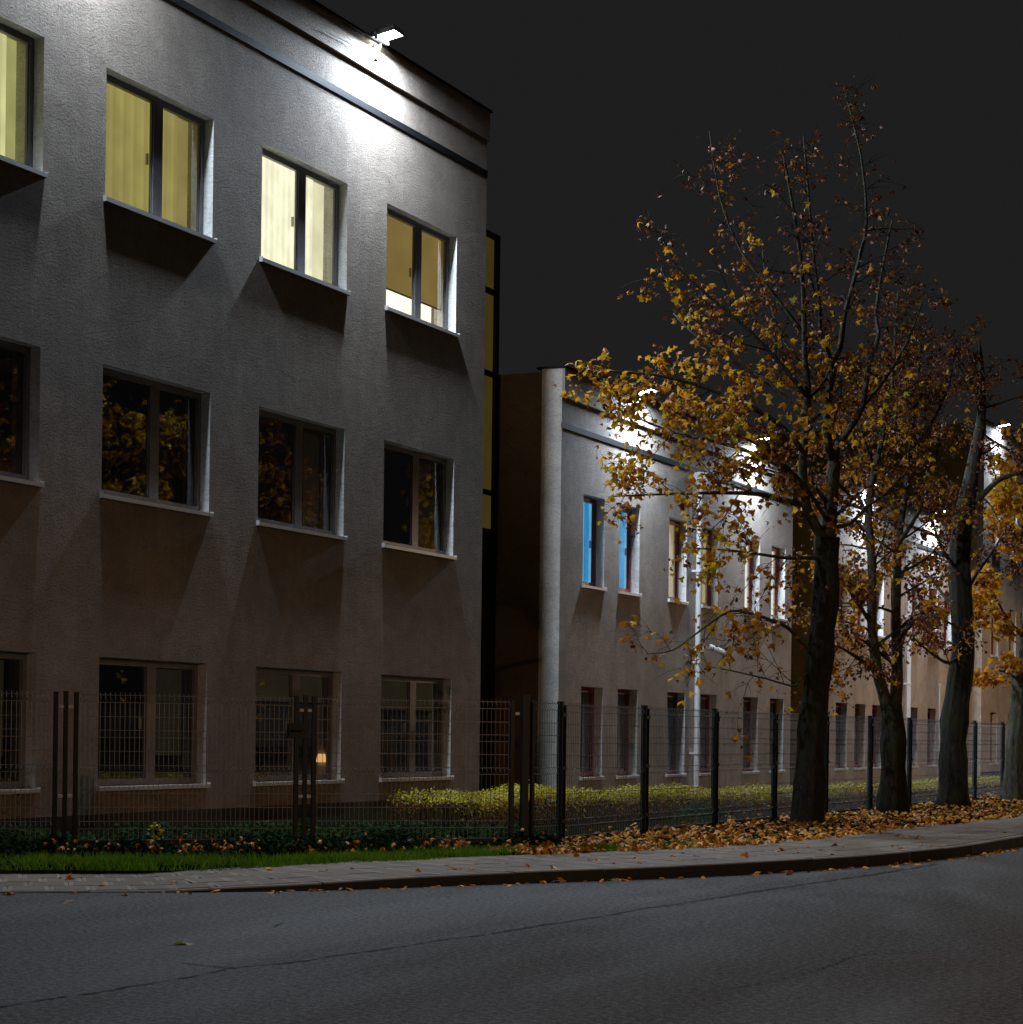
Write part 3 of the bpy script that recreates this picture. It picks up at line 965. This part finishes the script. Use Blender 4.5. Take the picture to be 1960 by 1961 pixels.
LIMBS={}
LIMBS["T1"]=[([(6.47,29.13,0.11),(6.48,29.14,0.42),(6.49,29.14,0.94),(6.51,29.15,1.46),(6.56,29.18,2.05),(6.58,29.19,2.57),(6.64,29.22,3.24),(6.67,29.23,3.84),(6.67,29.23,4.21)],(0.208,0.163)),([(6.65,29.22,4.13),(6.53,29.08,4.38),(6.44,28.96,4.62),(6.4,28.86,5.1),(6.44,28.8,5.42),(6.49,28.74,5.78),(6.52,28.67,6.32),(6.5,28.59,6.67),(6.5,28.51,7.39),(6.48,28.41,7.99),(6.4,28.3,8.69),(6.28,28.16,9.47)],(0.082,0.015)),([(6.69,29.24,4.13),(6.69,29.24,4.58),(6.72,29.25,4.93),(6.75,29.26,5.3)],(0.111,0.096)),([(6.74,29.26,5.25),(6.69,29.17,5.48),(6.67,29.1,6.01),(6.72,29.05,6.3),(6.79,29.02,6.55),(6.78,28.95,6.66)],(0.059,0.045)),([(6.78,28.95,6.64),(6.74,28.84,6.83),(6.68,28.72,7.08),(6.7,28.63,7.4),(6.64,28.52,7.99),(6.59,28.4,8.84),(6.54,28.28,9.69)],(0.033,0.011)),([(6.78,28.95,6.64),(6.87,29.03,6.85),(6.89,29.08,7.1),(6.91,29.13,7.38),(6.97,29.2,7.67),(7.09,29.3,8.27),(7.14,29.37,8.72),(7.05,29.37,9.62),(6.83,29.3,10.52)],(0.048,0.011)),([(6.75,29.27,5.32),(6.76,29.38,5.56),(6.82,29.52,5.68),(7.02,29.73,6.14),(7.04,29.84,6.63),(7.11,29.99,7.0),(7.13,30.11,7.26),(7.06,30.19,7.55),(7.11,30.32,8.18),(7.21,30.48,8.96)],(0.056,0.015)),([(6.36,29.08,4.67),(6.11,28.87,4.73),(5.96,28.71,4.77),(5.82,28.55,4.79),(5.4,28.25,4.79),(4.97,27.96,4.76),(4.53,27.66,4.73),(4.14,27.37,4.69)],(0.041,0.009)),([(6.6,29.2,3.92),(6.48,28.85,3.9),(6.31,28.49,3.87),(6.01,28.06,3.9),(5.76,27.65,3.92),(5.41,27.2,3.92)],(0.033,0.009)),([(6.56,29.17,2.57),(6.45,29.0,2.64),(6.31,28.81,2.84),(6.2,28.63,2.95),(5.9,28.37,3.07),(5.61,28.11,3.11),(5.3,27.84,2.85),(4.98,27.56,2.55),(4.69,27.3,2.49)],(0.033,0.007)),([(6.52,29.16,2.28),(6.44,29.03,2.27),(6.37,28.9,2.14),(6.3,28.78,2.09),(6.02,28.56,2.18),(5.58,28.26,2.29),(5.38,28.07,2.33)],(0.022,0.007)),([(6.46,28.8,5.35),(6.2,28.58,5.7),(5.82,28.31,5.98),(5.32,27.99,6.21),(4.75,27.63,6.37),(4.19,27.27,6.41),(3.87,27.03,6.44)],(0.044,0.009)),([(6.53,28.61,6.13),(6.19,28.32,6.61),(5.77,27.99,7.09),(5.34,27.66,7.49),(4.99,27.36,7.89),(4.87,27.17,8.29)],(0.036,0.009)),([(6.48,28.7,5.85),(5.99,28.72,6.32),(5.38,28.68,6.72),(4.82,28.66,7.13),(4.47,28.75,7.47)],(0.033,0.009)),([(6.49,28.59,7.0),(6.05,28.49,7.6),(5.61,28.4,8.2),(5.3,28.36,8.96),(5.12,28.39,9.94)],(0.029,0.009)),([(6.4,28.88,4.99),(5.88,28.86,5.31),(5.27,28.79,5.55),(4.59,28.69,5.72),(3.97,28.62,5.97),(3.48,28.61,6.22)],(0.037,0.009)),([(6.76,29.27,4.36),(6.92,29.51,4.43),(7.11,29.77,4.71),(7.27,30.01,4.88),(7.54,30.3,5.26)],(0.033,0.011)),([(6.68,29.23,6.06),(6.38,29.42,6.48),(5.88,29.52,7.13),(5.57,29.7,7.87),(5.39,29.95,8.7)],(0.03,0.009)),([(6.67,29.23,4.43),(6.51,28.6,4.89),(6.26,27.93,5.25),(6.1,27.3,5.39),(5.82,26.62,5.59)],(0.033,0.009)),([(6.98,29.92,6.18),(7.38,29.67,6.53),(7.75,29.41,6.98),(8.04,29.1,7.49)],(0.03,0.009)),]
LIMBS["T2"]=[([(6.29,34.35,0.14),(6.29,34.35,0.63),(6.29,34.35,1.14),(6.28,34.35,1.49),(6.25,34.34,1.92)],(0.198,0.172)),([(6.19,34.31,1.83),(6.12,34.25,2.17),(6.05,34.19,2.45),(5.99,34.14,2.94),(5.97,34.1,3.28),(5.96,34.07,4.35),(5.91,34.02,4.95),(5.95,34.02,5.48),(6.01,34.02,5.8),(6.09,34.03,6.12),(6.17,34.04,6.64),(6.27,34.06,7.09),(6.31,34.06,7.89),(6.35,34.05,8.65)],(0.103,0.017)),([(6.3,34.36,1.83),(6.32,34.42,2.35),(6.3,34.45,2.87),(6.27,34.49,3.31),(6.26,34.54,3.95),(6.27,34.59,4.69),(6.35,34.68,5.39),(6.41,34.75,6.18),(6.47,34.83,7.05),(6.53,34.91,7.93)],(0.112,0.017)),([(5.96,34.2,3.2),(5.79,33.79,3.61),(5.64,33.38,3.93),(5.42,32.95,4.07)],(0.039,0.013)),([(6.11,34.27,2.26),(5.94,33.9,2.59),(5.71,33.49,2.79),(5.55,33.12,2.9)],(0.034,0.009)),([(6.32,34.37,2.95),(6.63,34.22,3.28),(7.0,34.1,3.36),(7.38,33.98,3.18)],(0.039,0.013)),([(5.9,34.17,4.92),(5.61,34.33,5.47),(5.37,34.51,6.02),(5.25,34.75,6.76)],(0.039,0.013)),([(6.33,34.37,4.58),(6.7,34.21,5.07),(6.99,34.02,5.72),(7.14,33.76,6.35)],(0.043,0.013)),([(5.96,34.2,5.83),(5.87,33.66,6.4),(5.92,33.18,7.01)],(0.03,0.013)),([(6.49,34.45,6.13),(6.78,34.84,6.69),(6.95,35.18,7.34),(6.97,35.45,7.99)],(0.034,0.013)),]
LIMBS["T3"]=[([(6.27,38.66,0.12),(6.27,38.65,0.65),(6.25,38.64,1.32),(6.3,38.67,2.09),(6.41,38.72,2.95),(6.37,38.7,3.81),(6.32,38.68,4.76),(6.4,38.71,5.48),(6.47,38.75,5.96)],(0.258,0.162)),([(6.47,38.75,5.91),(6.53,38.83,6.49),(6.61,38.92,7.08),(6.63,38.99,7.56),(6.6,39.03,8.24),(6.55,39.03,8.7)],(0.143,0.02)),([(6.41,38.72,5.58),(6.72,38.73,5.83),(6.96,38.7,6.05),(7.22,38.69,6.16),(7.59,38.72,6.25)],(0.067,0.024)),([(6.65,38.83,7.49),(6.51,38.58,7.82),(6.36,38.33,8.11),(6.24,38.09,8.49)],(0.038,0.014)),([(6.36,38.69,4.38),(6.16,38.23,4.73),(6.06,37.82,5.17),(6.05,37.45,5.7)],(0.043,0.014)),([(6.41,38.72,2.95),(6.23,38.41,2.75),(6.02,38.09,2.88),(5.81,37.78,3.1),(5.61,37.46,3.37)],(0.038,0.01)),([(6.37,38.7,3.91),(6.54,39.07,4.41),(6.73,39.46,4.82),(6.93,39.85,5.33)],(0.043,0.014)),([(6.33,38.68,3.62),(5.89,38.97,4.12),(5.51,39.29,4.54)],(0.038,0.014)),]
LIMBS["T4"]=[([(6.44,43.26,0.1),(6.41,43.25,0.49),(6.41,43.25,1.12),(6.46,43.27,1.86),(6.54,43.31,2.81),(6.67,43.37,3.87),(6.76,43.41,5.14)],(0.211,0.137)),([(6.51,43.3,2.5),(6.33,43.07,2.7),(6.17,42.84,2.75),(6.06,42.64,2.79)],(0.032,0.011)),([(6.61,43.35,3.34),(6.33,43.03,3.75),(6.12,42.75,4.16),(5.96,42.49,4.67)],(0.042,0.011)),([(6.72,43.39,4.4),(6.4,43.36,5.15),(6.18,43.36,6.0),(6.1,43.43,6.86)],(0.048,0.016)),([(6.76,43.41,5.14),(6.7,43.38,6.2),(6.59,43.33,7.25),(6.53,43.31,8.31)],(0.095,0.021)),]

# ------------------------------------------------------------------ leaves
from mathutils import noise
def maple(droop=.12):
    """maple leaf outline, tip along +Y, about 1 across"""
    half = [(.03, -.02), (.16, -.16), (.30, -.08), (.52, .02), (.40, .14), (.58, .42), (.36, .40), (.26, .52), (.20, .50), (.14, .70)]
    pts = [(0, -.05)] + half + [(0, .98)] + [(-x, y) for x, y in reversed(half)]
    v = [(0, .22, 0)]
    for x, y in pts:
        v.append((x, y, -droop * (x * x * 2.2 + max(0, y - .3) ** 2 * 1.2)))
    n = len(pts)
    f = [(0, 1 + i, 1 + (i + 1) % n) for i in range(n)]
    return np.array(v), np.array(f)

def simple_leaf(droop=.25):
    pts = [(0, -.05), (.30, -.10), (.50, .05), (.42, .40), (.16, .48), (0, .95), (-.16, .48), (-.42, .40), (-.50, .05), (-.30, -.10)]
    v = [(0, .22, 0)] + [(x, y, -droop * (x * x * 2.2 + max(0, y - .3) ** 2)) for x, y in pts]
    n = len(pts)
    return np.array(v), np.array([(0, 1 + i, 1 + (i + 1) % n) for i in range(n)])

def blade_leaf():
    v = np.array([(0, 0, 0), (.32, .4, -.05), (0, 1, -.1), (-.32, .4, -.05)], float)
    return v, np.array([(0, 1, 2), (0, 2, 3)])

def rot_frames(normals, spin):
    n = normals / np.linalg.norm(normals, axis=1)[:, None]
    ref = np.where(np.abs(n[:, 2:3]) > .9, np.array([[1., 0, 0]]), np.array([[0, 0, 1.]]))
    a = np.cross(ref, n); a /= np.linalg.norm(a, axis=1)[:, None]
    b = np.cross(n, a)
    c, s_ = np.cos(spin)[:, None], np.sin(spin)[:, None]
    return a * c + b * s_, -a * s_ + b * c, n

def scatter(name, base, pos, size, normals, spin, mat, parent=None, curl=0.0):
    bv, bf = base
    X, Y, Z = rot_frames(normals, spin)
    N = len(pos)
    v = bv[None, :, :].repeat(N, 0) * size[:, None, None]
    if curl:
        cu = nrs.uniform(0, curl, N)[:, None]
        v[:, :, 2] -= cu * (v[:, :, 0] ** 2) / size[:, None]
    w = pos[:, None, :] + v[:, :, 0:1] * X[:, None, :] + v[:, :, 1:2] * Y[:, None, :] + v[:, :, 2:3] * Z[:, None, :]
    f = (bf[None] + (np.arange(N) * len(bv))[:, None, None]).reshape(-1, 3)
    return link(name, raw_mesh(name, w.reshape(-1, 3), f, 3, mat), parent)


# ------------------------------------------------------------------ trees
def grow(limbs, seed, env, dens, leafiness):
    """secondary branches and twigs off the measured limbs; returns twig tubes and leaf spots"""
    r = random.Random(seed)
    tw = MB()
    spots = []
    for li, (pts, (r0, r1)) in enumerate(limbs):
        if li == 0: continue
        P = [Vector(p) for p in pts]
        seg = [(P[i + 1] - P[i]).length for i in range(len(P) - 1)]
        tot = sum(seg)
        s = min(tot * .25, .7)
        while s < tot:
            acc = 0
            for i, L_ in enumerate(seg):
                if acc + L_ >= s: break
                acc += L_
            base = P[i].lerp(P[i + 1], (s - acc) / max(L_, 1e-6))
            d0 = (P[i + 1] - P[i]).normalized()
            f = s / tot
            side = Vector((r.gauss(0, 1), r.gauss(0, 1), r.gauss(0, .6))).normalized()
            side = (side - d0 * side.dot(d0)).normalized()
            d = (side * .9 + d0 * .55 + Vector((0, 0, r.uniform(-.15, .3)))).normalized()
            ln = r.uniform(.45, 1.35) * (1.25 - .88 * f) * env(base)
            br = max(.005, (r0 + (r1 - r0) * f) * .38)
            n = 6
            pp = [base]
            for k in range(n):
                d = (d + Vector((r.gauss(0, .16), r.gauss(0, .16), r.gauss(-.02, .14)))).normalized()
                pp.append(pp[-1] + d * ln / n)
            tw.tube(pp, [br * (1 - .75 * k / n) for k in range(n + 1)], 4, cap=False)
            for k in range(1, n + 1):
                for _ in range(2 if k < n else 3):
                    if r.random() > .85: continue
                    sd = Vector((r.gauss(0, 1), r.gauss(0, 1), r.gauss(-.1, .8))).normalized()
                    td = (sd + d * .6).normalized()
                    tl_ = r.uniform(.12, .42)
                    e = pp[k] + td * tl_ + Vector((0, 0, -.04))
                    tw.tube([pp[k], pp[k].lerp(e, .5) + Vector((0, 0, .02)), e], [.0042, .003, .002], 3, cap=False)
                    spots.append((e, pp[k]))
            s += r.uniform(.5, 1.3) / dens
        spots.append((P[-1], P[-2]))
    pos = []
    for e, b in spots:
        k = leafiness(e, r)
        for _ in range(k):
            t = r.uniform(.35, 1.1)
            p = b.lerp(e, t) + Vector((r.gauss(0, .07), r.gauss(0, .07), r.gauss(-.03, .06)))
            pos.append(p)
    return tw, np.array([tuple(p) for p in pos])

LEAF_ONE = []
for dr in (.05, .3, .7):
    bv, bf = maple(dr)
    LEAF_ONE.append(raw_mesh('leaf', bv * .15, bf, 3, M['leaf_one']))

def tree(key, label, env, dens, leafiness, seed, n_single, size, gold):
    limbs = LIMBS[key]
    base = Vector(limbs[0][0][0])
    t = thing('maple_tree', label, 'tree', base, 0, 'maple trees along the fence')
    sh = lambda p: tuple(Vector(p) - base)
    for i, (pts, (r0, r1)) in enumerate(limbs):
        P = catmull(pts, .12)
        n = len(P)
        rad = [r0 + (r1 - r0) * (k / (n - 1)) for k in range(n)]
        if i == 0:
            rad = [x * (1 + .28 * math.exp(-3.6 * (p[2] - P[0][2])) ) * (1 + .07 * math.sin(7 * p[2] + seed)) for x, p in zip(rad, P)]
            P[0][2] -= .12
        q = MB()
        sides = 30 if i == 0 else 10 if r0 > .03 else 6
        q.tube([sh(p) for p in P], rad, sides, wob=0 if i == 0 else .12)
        if i == 0:                       # furrowed bark, root flare and burls
            for j, c in enumerate(P):
                cc = Vector(sh(c))
                for k in range(sides):
                    vi = j * sides + k
                    d = Vector(q.v[vi]) - cc
                    a = 2 * math.pi * k / sides
                    w = noise.noise(Vector((math.cos(a) * 3.2, math.sin(a) * 3.2, c[2] * .9 + seed))) * .10
                    w += noise.noise(Vector((math.cos(a) * 1.1, math.sin(a) * 1.1, c[2] * 1.6 + 9 * seed))) * .16
                    w += (.06 if k % 3 == 0 else -.04)
                    w += .10 * max(0, math.sin(a * 5 + seed)) * math.exp(-3.5 * (c[2] - P[0][2]))
                    q.v[vi] = tuple(cc + d * (1 + w))
        q.build('trunk' if i == 0 else 'limb', M['pale_bark' if key == 'T4' else 'bark' if i == 0 else 'limb_bark'], t, smooth=True)
    tw, pos = grow(limbs, seed, env, dens, leafiness)
    tw.v = [sh(v) for v in tw.v]
    tag(tw.build('twigs', M['bark'], t), kind='stuff')
    # individual leaves: the ones that face the street and the lamps, on the outside of the crown
    keep = np.ones(len(pos), bool)
    if n_single:
        c = pos.mean(axis=0)
        d = np.linalg.norm(pos - np.array(cam.location), axis=1) + nrs.uniform(0, 3.0, len(pos)) + 6 * np.clip(pos[:, 2] - 7.4, 0, None)
        idx = np.argsort(d)[:n_single]
        keep[idx] = False
        for j in idx:
            o = link('leaf', LEAF_ONE[j % 3], t, Vector(pos[j]) - base,
                     (rng.uniform(-1.2, 1.2), rng.uniform(-1.2, 1.2), rng.uniform(0, 6.28)))
            k = rng.uniform(.42, .82); o.scale = (k, k, k)
    pos = pos[keep] - np.array(base)
    N = len(pos)
    nor = nrs.normal(0, 1, (N, 3)); nor[:, 2] = np.abs(nor[:, 2]) * .8 + .1
    # the large golden leaves sit low in the crown, small curled ones everywhere
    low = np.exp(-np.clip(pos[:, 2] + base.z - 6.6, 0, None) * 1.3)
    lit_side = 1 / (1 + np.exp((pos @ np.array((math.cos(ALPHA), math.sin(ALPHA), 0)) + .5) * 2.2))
    big = nrs.uniform(0, 1, N) < gold * low * (.35 + 1.5 * lit_side) + .012  # more gold on the lamp side: lamplight put into the leaf colours
    order = np.argsort(~big, kind='stable'); pos = pos[order]
    half = int(big.sum())
    sz = nrs.uniform(size * .7, size * 1.25, half)
    tag(scatter('foliage', maple(.35), pos[:half], sz, nor[:half], nrs.uniform(0, 6.28, half), M['leaf'], t, 1.5), kind='stuff')
    sz = nrs.uniform(.036, .076, N - half)
    tag(scatter('withered_foliage', simple_leaf(.9), pos[half:], sz, nor[half:], nrs.uniform(0, 6.28, N - half), M['withered'], t, 3.0), kind='stuff')
    return t, N

e1 = lambda b: max(.45, min(1.2, 1.25 - .06 * (b.z - 5) ** 2 / 3))
def lf1(e, r):
    z = e.z
    k = 5.2 if 3.2 < z < 6.8 else 3.8 if z < 8.0 else 2.0
    if z < 3.2: k = 2.2
    return int(k * r.uniform(.3, 1.5))
print('T1', tree('T1', 'big maple nearest the camera with a forked dark trunk and golden leaves', e1, 3.4, lf1, 3, 300, .105, .28)[1])
print('T2', tree('T2', 'second maple from the left, its trunk split into two leaning stems', lambda b: 1.2, 3.6, lambda e, r: int(r.uniform(3, 12)), 5, 40, .12, .09)[1])
print('T3', tree('T3', 'third maple with a straight thick trunk, mossy on its left side', lambda b: 1.2, 3.4, lambda e, r: int(r.uniform(3, 11)), 8, 30, .12, .06)[1])
print('T4', tree('T4', 'pale leaning maple at the right edge with bright yellow leaves', lambda b: 1.0, 3.0, lambda e, r: int(r.uniform(4, 9)), 12, 60, .14, .85)[1])

# ------------------------------------------------------------------ leaf litter
def back_x(y):
    j = np.argmin(np.abs(BACK[:, 1] - y)); return BACK[j, 0]
P_ = []
while len(P_) < 9500:
    y = 20.2 + 30 * rng.random() ** 1.35
    hi = back_x(y) + .12
    lo = 4.9 if rng.random() < .22 else 5.7
    x = rng.uniform(lo, hi)
    d = .35 + .65 * min(1, max(0, (y - 21.5) / 4))
    if y < 22.5 and x < 6.0: d *= .5
    if rng.random() < d: P_.append((x, y, .125 + abs(rng.gauss(0, .028))))
for _ in range(170):                     # strewn along the gutter
    s = rng.uniform(17.5, 38); p, d_ = at_arc(KERB, AK, s)
    j = int(np.argmin(np.abs(AK - s))); o = -abs(rng.gauss(0, .13)) - .01
    P_.append((p[0] + NRM[j][0] * o, p[1] + NRM[j][1] * o, .012))
for _ in range(60):                      # a few on the paving
    s = rng.uniform(22, 40); p, d_ = at_arc(KERB, AK, s)
    j = int(np.argmin(np.abs(AK - s))); o = rng.uniform(.2, WID[j])
    P_.append((p[0] + NRM[j][0] * o, p[1] + NRM[j][1] * o, p[2] + .01))
for _ in range(170):                     # under the gate
    s = rng.uniform(-.2, 5.2); o = rng.gauss(-.35, .22); b = GA + gd * s
    P_.append((b.x - gd.y * o, b.y + gd.x * o, .16 + abs(rng.gauss(0, .05))))
P_ = np.array(P_); N = len(P_)
nor = nrs.normal(0, .55, (N, 3)); nor[:, 2] = 1
sz = nrs.uniform(.045, .105, N); sz[-170:] *= .68
tag(scatter('leaf_litter', maple(.5), P_, sz, nor, nrs.uniform(0, 6.28, N), M['litter'], None, 2.5), kind='stuff')

for (x, y, z, lab) in ((5.22, 13.59, .006, 'pale fallen leaf lying alone on the road near the left edge'),
                       (7.83, 11.46, .006, 'small pale leaf on the road left of the long crack'),
                       (7.44, 17.93, .012, 'leftmost yellow leaf of the little heap in the gutter'),
                       (7.52, 18.12, .014, 'pale curled leaf on the little heap in the gutter'),
                       (7.86, 18.44, .012, 'rightmost leaf of the little heap in the gutter'),
                       (6.62, 17.75, .115, 'yellow leaf lying on the paving near the kerb')):
    tag(link('fallen_leaf', LEAF_ONE[1], None, (x, y, z), (.2, .1, rng.uniform(0, 6))), lab, 'leaf', 'single fallen leaves on the road and paving')

# ------------------------------------------------------------------ grass verge
P_ = []
while len(P_) < 30000:
    j = rng.randrange(len(BACK))
    p = BACK[j] + (BACK[min(j + 1, len(BACK) - 1)] - BACK[j]) * rng.random()
    if not (-1 < p[0] and 13 < p[1] < 24): continue
    o = abs(rng.gauss(0, .42)) - .07 * max(0, noise.noise(Vector((p[0] * 3, p[1] * 3, 0))) + .2)
    k = int(np.argmin(np.linalg.norm(KERB[:, :2] - p[:2], axis=1))); n = NRM[k]
    x, y = p[0] + n[0] * (o - .04), p[1] + n[1] * (o - .04)
    if p[1] > 21.5 and rng.random() < .75: continue
    if noise.noise(Vector((x * 1.7, y * 1.7, 3))) + noise.noise(Vector((x * 5, y * 5, 1))) * .6 < -.12 and rng.random() < .85: continue
    P_.append((x, y, .05 if o < .12 else .09))
P_ = np.array(P_); N = len(P_)
bv = np.array([(-.05, 0, 0), (.05, 0, 0), (.035, .5, .06), (-.035, .5, .06), (0, 1, .22)], float)
bf = np.array([(0, 1, 2), (0, 2, 3), (3, 2, 4)])
nor = nrs.normal(0, .35, (N, 3)); ang = nrs.uniform(0, 6.28, N)
Yv = np.stack([nrs.normal(0, .4, N), nrs.normal(0, .4, N), np.ones(N)], 1); Yv /= np.linalg.norm(Yv, axis=1)[:, None]
Xv = np.cross(Yv, np.stack([np.cos(ang), np.sin(ang), np.zeros(N)], 1)); Xv /= np.linalg.norm(Xv, axis=1)[:, None]
Zv = np.cross(Xv, Yv)
sz = nrs.uniform(.04, .12, N)
v = P_[:, None, :] + (bv[None, :, 0:1] * Xv[:, None] + bv[None, :, 1:2] * Yv[:, None] + bv[None, :, 2:3] * Zv[:, None]) * sz[:, None, None]
f = (bf[None] + (np.arange(N) * 5)[:, None, None]).reshape(-1, 3)
tag(link('grass', raw_mesh('grass', v.reshape(-1, 3), f, 3, M['grass'])), kind='stuff')

# ------------------------------------------------------------------ low evergreen ground cover under the gates
P_ = []; Nn = []
bumps = [(rng.uniform(-1.6, 5.4), rng.uniform(-.2, 2.4), rng.uniform(.2, .55), rng.uniform(.06, .22)) for _ in range(110)]
while len(P_) < 34000:
    s = rng.uniform(-2.2, 5.4); o = rng.uniform(-.62, 2.6)
    h = 0
    for bs, bo, br, bh in bumps:
        dd = ((s - bs) ** 2 + (o - bo) ** 2) / br ** 2
        if dd < 1: h = max(h, bh * math.sqrt(1 - dd))
    if h < .03 and rng.random() < .8: continue
    h *= .75 + .45 * min(1, max(0, s / 4))
    b = GA + gd * s
    P_.append((b.x - gd.y * o, b.y + gd.x * o, .10 + h * rng.uniform(.35, 1.0) + rng.uniform(0, .03)))
    Nn.append((rng.gauss(0, .7), rng.gauss(0, .7), 1))
P_ = np.array(P_); N = len(P_)
tag(scatter('ground_cover', blade_leaf(), P_, nrs.uniform(.035, .085, N), np.array(Nn), nrs.uniform(0, 6.28, N), M['cover']), kind='stuff')

# ------------------------------------------------------------------ clipped hedges
def hedge(label, path, width, n, seed, lsz=.055):
    r = random.Random(seed)
    P = catmull(path, .1); A = arc(P)
    o0 = Vector((path[0][0], path[0][1], .1))
    h = thing('hedge', label, 'hedge', o0, 0, 'clipped hedges behind the fence')
    pos = []; nor = []
    while len(pos) < n:
        s = r.uniform(0, A[-1]); p, d = at_arc(P, A, s)
        top = p[2] - .1
        top *= 1 + .10 * math.sin(s * 2.1 + seed) + .06 * math.sin(s * 5.3)
        w = width * (1 + .12 * math.sin(s * 1.7 + 1))
        if r.random() < .60:
            u = r.uniform(-1, 1); z = top * (1 - .22 * abs(u) ** 3) + r.gauss(0, .025)
            nn = (r.gauss(0, .6), r.gauss(0, .6), 1)
        else:
            u = r.choice((-1, 1, 1)) * r.uniform(.8, 1.03); z = top * r.random() ** .55
            nn = (-d[1] * -u + r.gauss(0, .5), d[0] * -u + r.gauss(0, .5), r.gauss(.4, .4))
        e = min(s, A[-1] - s)
        if e < .25 and r.random() > e / .25 * .8 + .2: continue
        n_ = np.array((d[1], -d[0]))
        pos.append((p[0] + n_[0] * u * w / 2 - o0.x, p[1] + n_[1] * u * w / 2 - o0.y, z + r.uniform(-.02, .03)))
        nor.append(nn)
    pos = np.array(pos); N = len(pos)
    nor = np.array(nor); hgt = pos[:, 2] / pos[:, 2].max()
    brown = (hgt + nrs.normal(0, .16, N)) < .52                  # the lower sides have gone brown
    for nm, sel, mt in (('foliage', ~brown, M['hedge']), ('withered_foliage', brown, M['withered'])):
        k = int(sel.sum())
        tag(scatter(nm, blade_leaf(), pos[sel], nrs.uniform(lsz * .7, lsz * 1.4, k), nor[sel], nrs.uniform(0, 6.28, k), mt, h), kind='stuff')
    q = MB()
    for _ in range(int(A[-1] * 26)):
        s = r.uniform(.1, A[-1] - .1); p, d = at_arc(P, A, s); n_ = np.array((d[1], -d[0])); u = r.uniform(-.4, .4) * width
        b = Vector((p[0] + n_[0] * u - o0.x, p[1] + n_[1] * u - o0.y, 0))
        e = b + Vector((r.gauss(0, .10), r.gauss(0, .10), (p[2] - .1) * r.uniform(.7, .98)))
        q.tube([b, b.lerp(e, .5) + Vector((r.gauss(0, .02), r.gauss(0, .02), 0)), e], [.008, .006, .003], 3, cap=False)
    tag(q.build('twigs', M['bark'], h), kind='stuff')
    return h

hedge('long yellow-green clipped hedge in front of the recessed stairwell and the first two-storey block',
      [(3.1, 23.8, .55), (3.15, 26.0, .56), (3.7, 28.0, .56), (4.3, 30.2, .53), (4.6, 33.0, .49), (4.6, 38.6, .44)], 1.0, 34000, 2, .036)
hedge('yellow-green clipped hedge seen between the tree trunks on the right',
      [(4.5, 40.0, .44), (4.5, 48.0, .43), (4.5, 58.0, .42), (4.5, 66, .42)], .9, 16000, 5, .05)
def shrub(name, label, cat, loc, rx, ry, rz, n, mat, seed, lsz=(.04, .07)):
    r = random.Random(seed)
    b = thing(name, label, cat, loc)
    pos = []
    while len(pos) < n:
        u = np.array((r.gauss(0, 1), r.gauss(0, 1), abs(r.gauss(0, 1)))); u /= np.linalg.norm(u)
        rr = r.uniform(.55, 1.05) * (1 + .25 * noise.noise(Vector(u * 2.3) + Vector((seed, 0, 0))))
        pos.append((u[0] * rx * rr, u[1] * ry * rr, u[2] * rz * rr))
    pos = np.array(pos)
    tag(scatter('foliage', blade_leaf(), pos, nrs.uniform(*lsz, n), pos / np.array((rx, ry, rz)) + nrs.normal(0, .35, (n, 3)), nrs.uniform(0, 6.28, n), mat, b), kind='stuff')
    q = MB()
    for k in range(7):
        a = k * .9; e = Vector((math.cos(a) * rx * .5, math.sin(a) * ry * .5, rz * .75))
        q.tube([(0, 0, 0), e * .5 + Vector((0, 0, rz * .1)), e], [.012, .008, .004], 5)
    q.build('stem', M['bark'], b)
shrub('shrub', 'small round dark green shrub behind the fence where the hedge thins', 'shrub', (5.05, 28.6, .1), .38, .62, .36, 1700, M['cover'], 4)
shrub('shrub', 'low dark leafy bush by the gate at the left edge of the picture', 'shrub', (2.25, 16.55, .08), .34, .34, .30, 1200, M['cover'], 9, (.045, .08))
shrub('young_plant', 'bright yellow-green young plant sticking up out of the ground cover under the gate', 'plant', (2.75, 18.45, .22), .08, .08, .18, 32, M['hedge'], 2, (.04, .075))
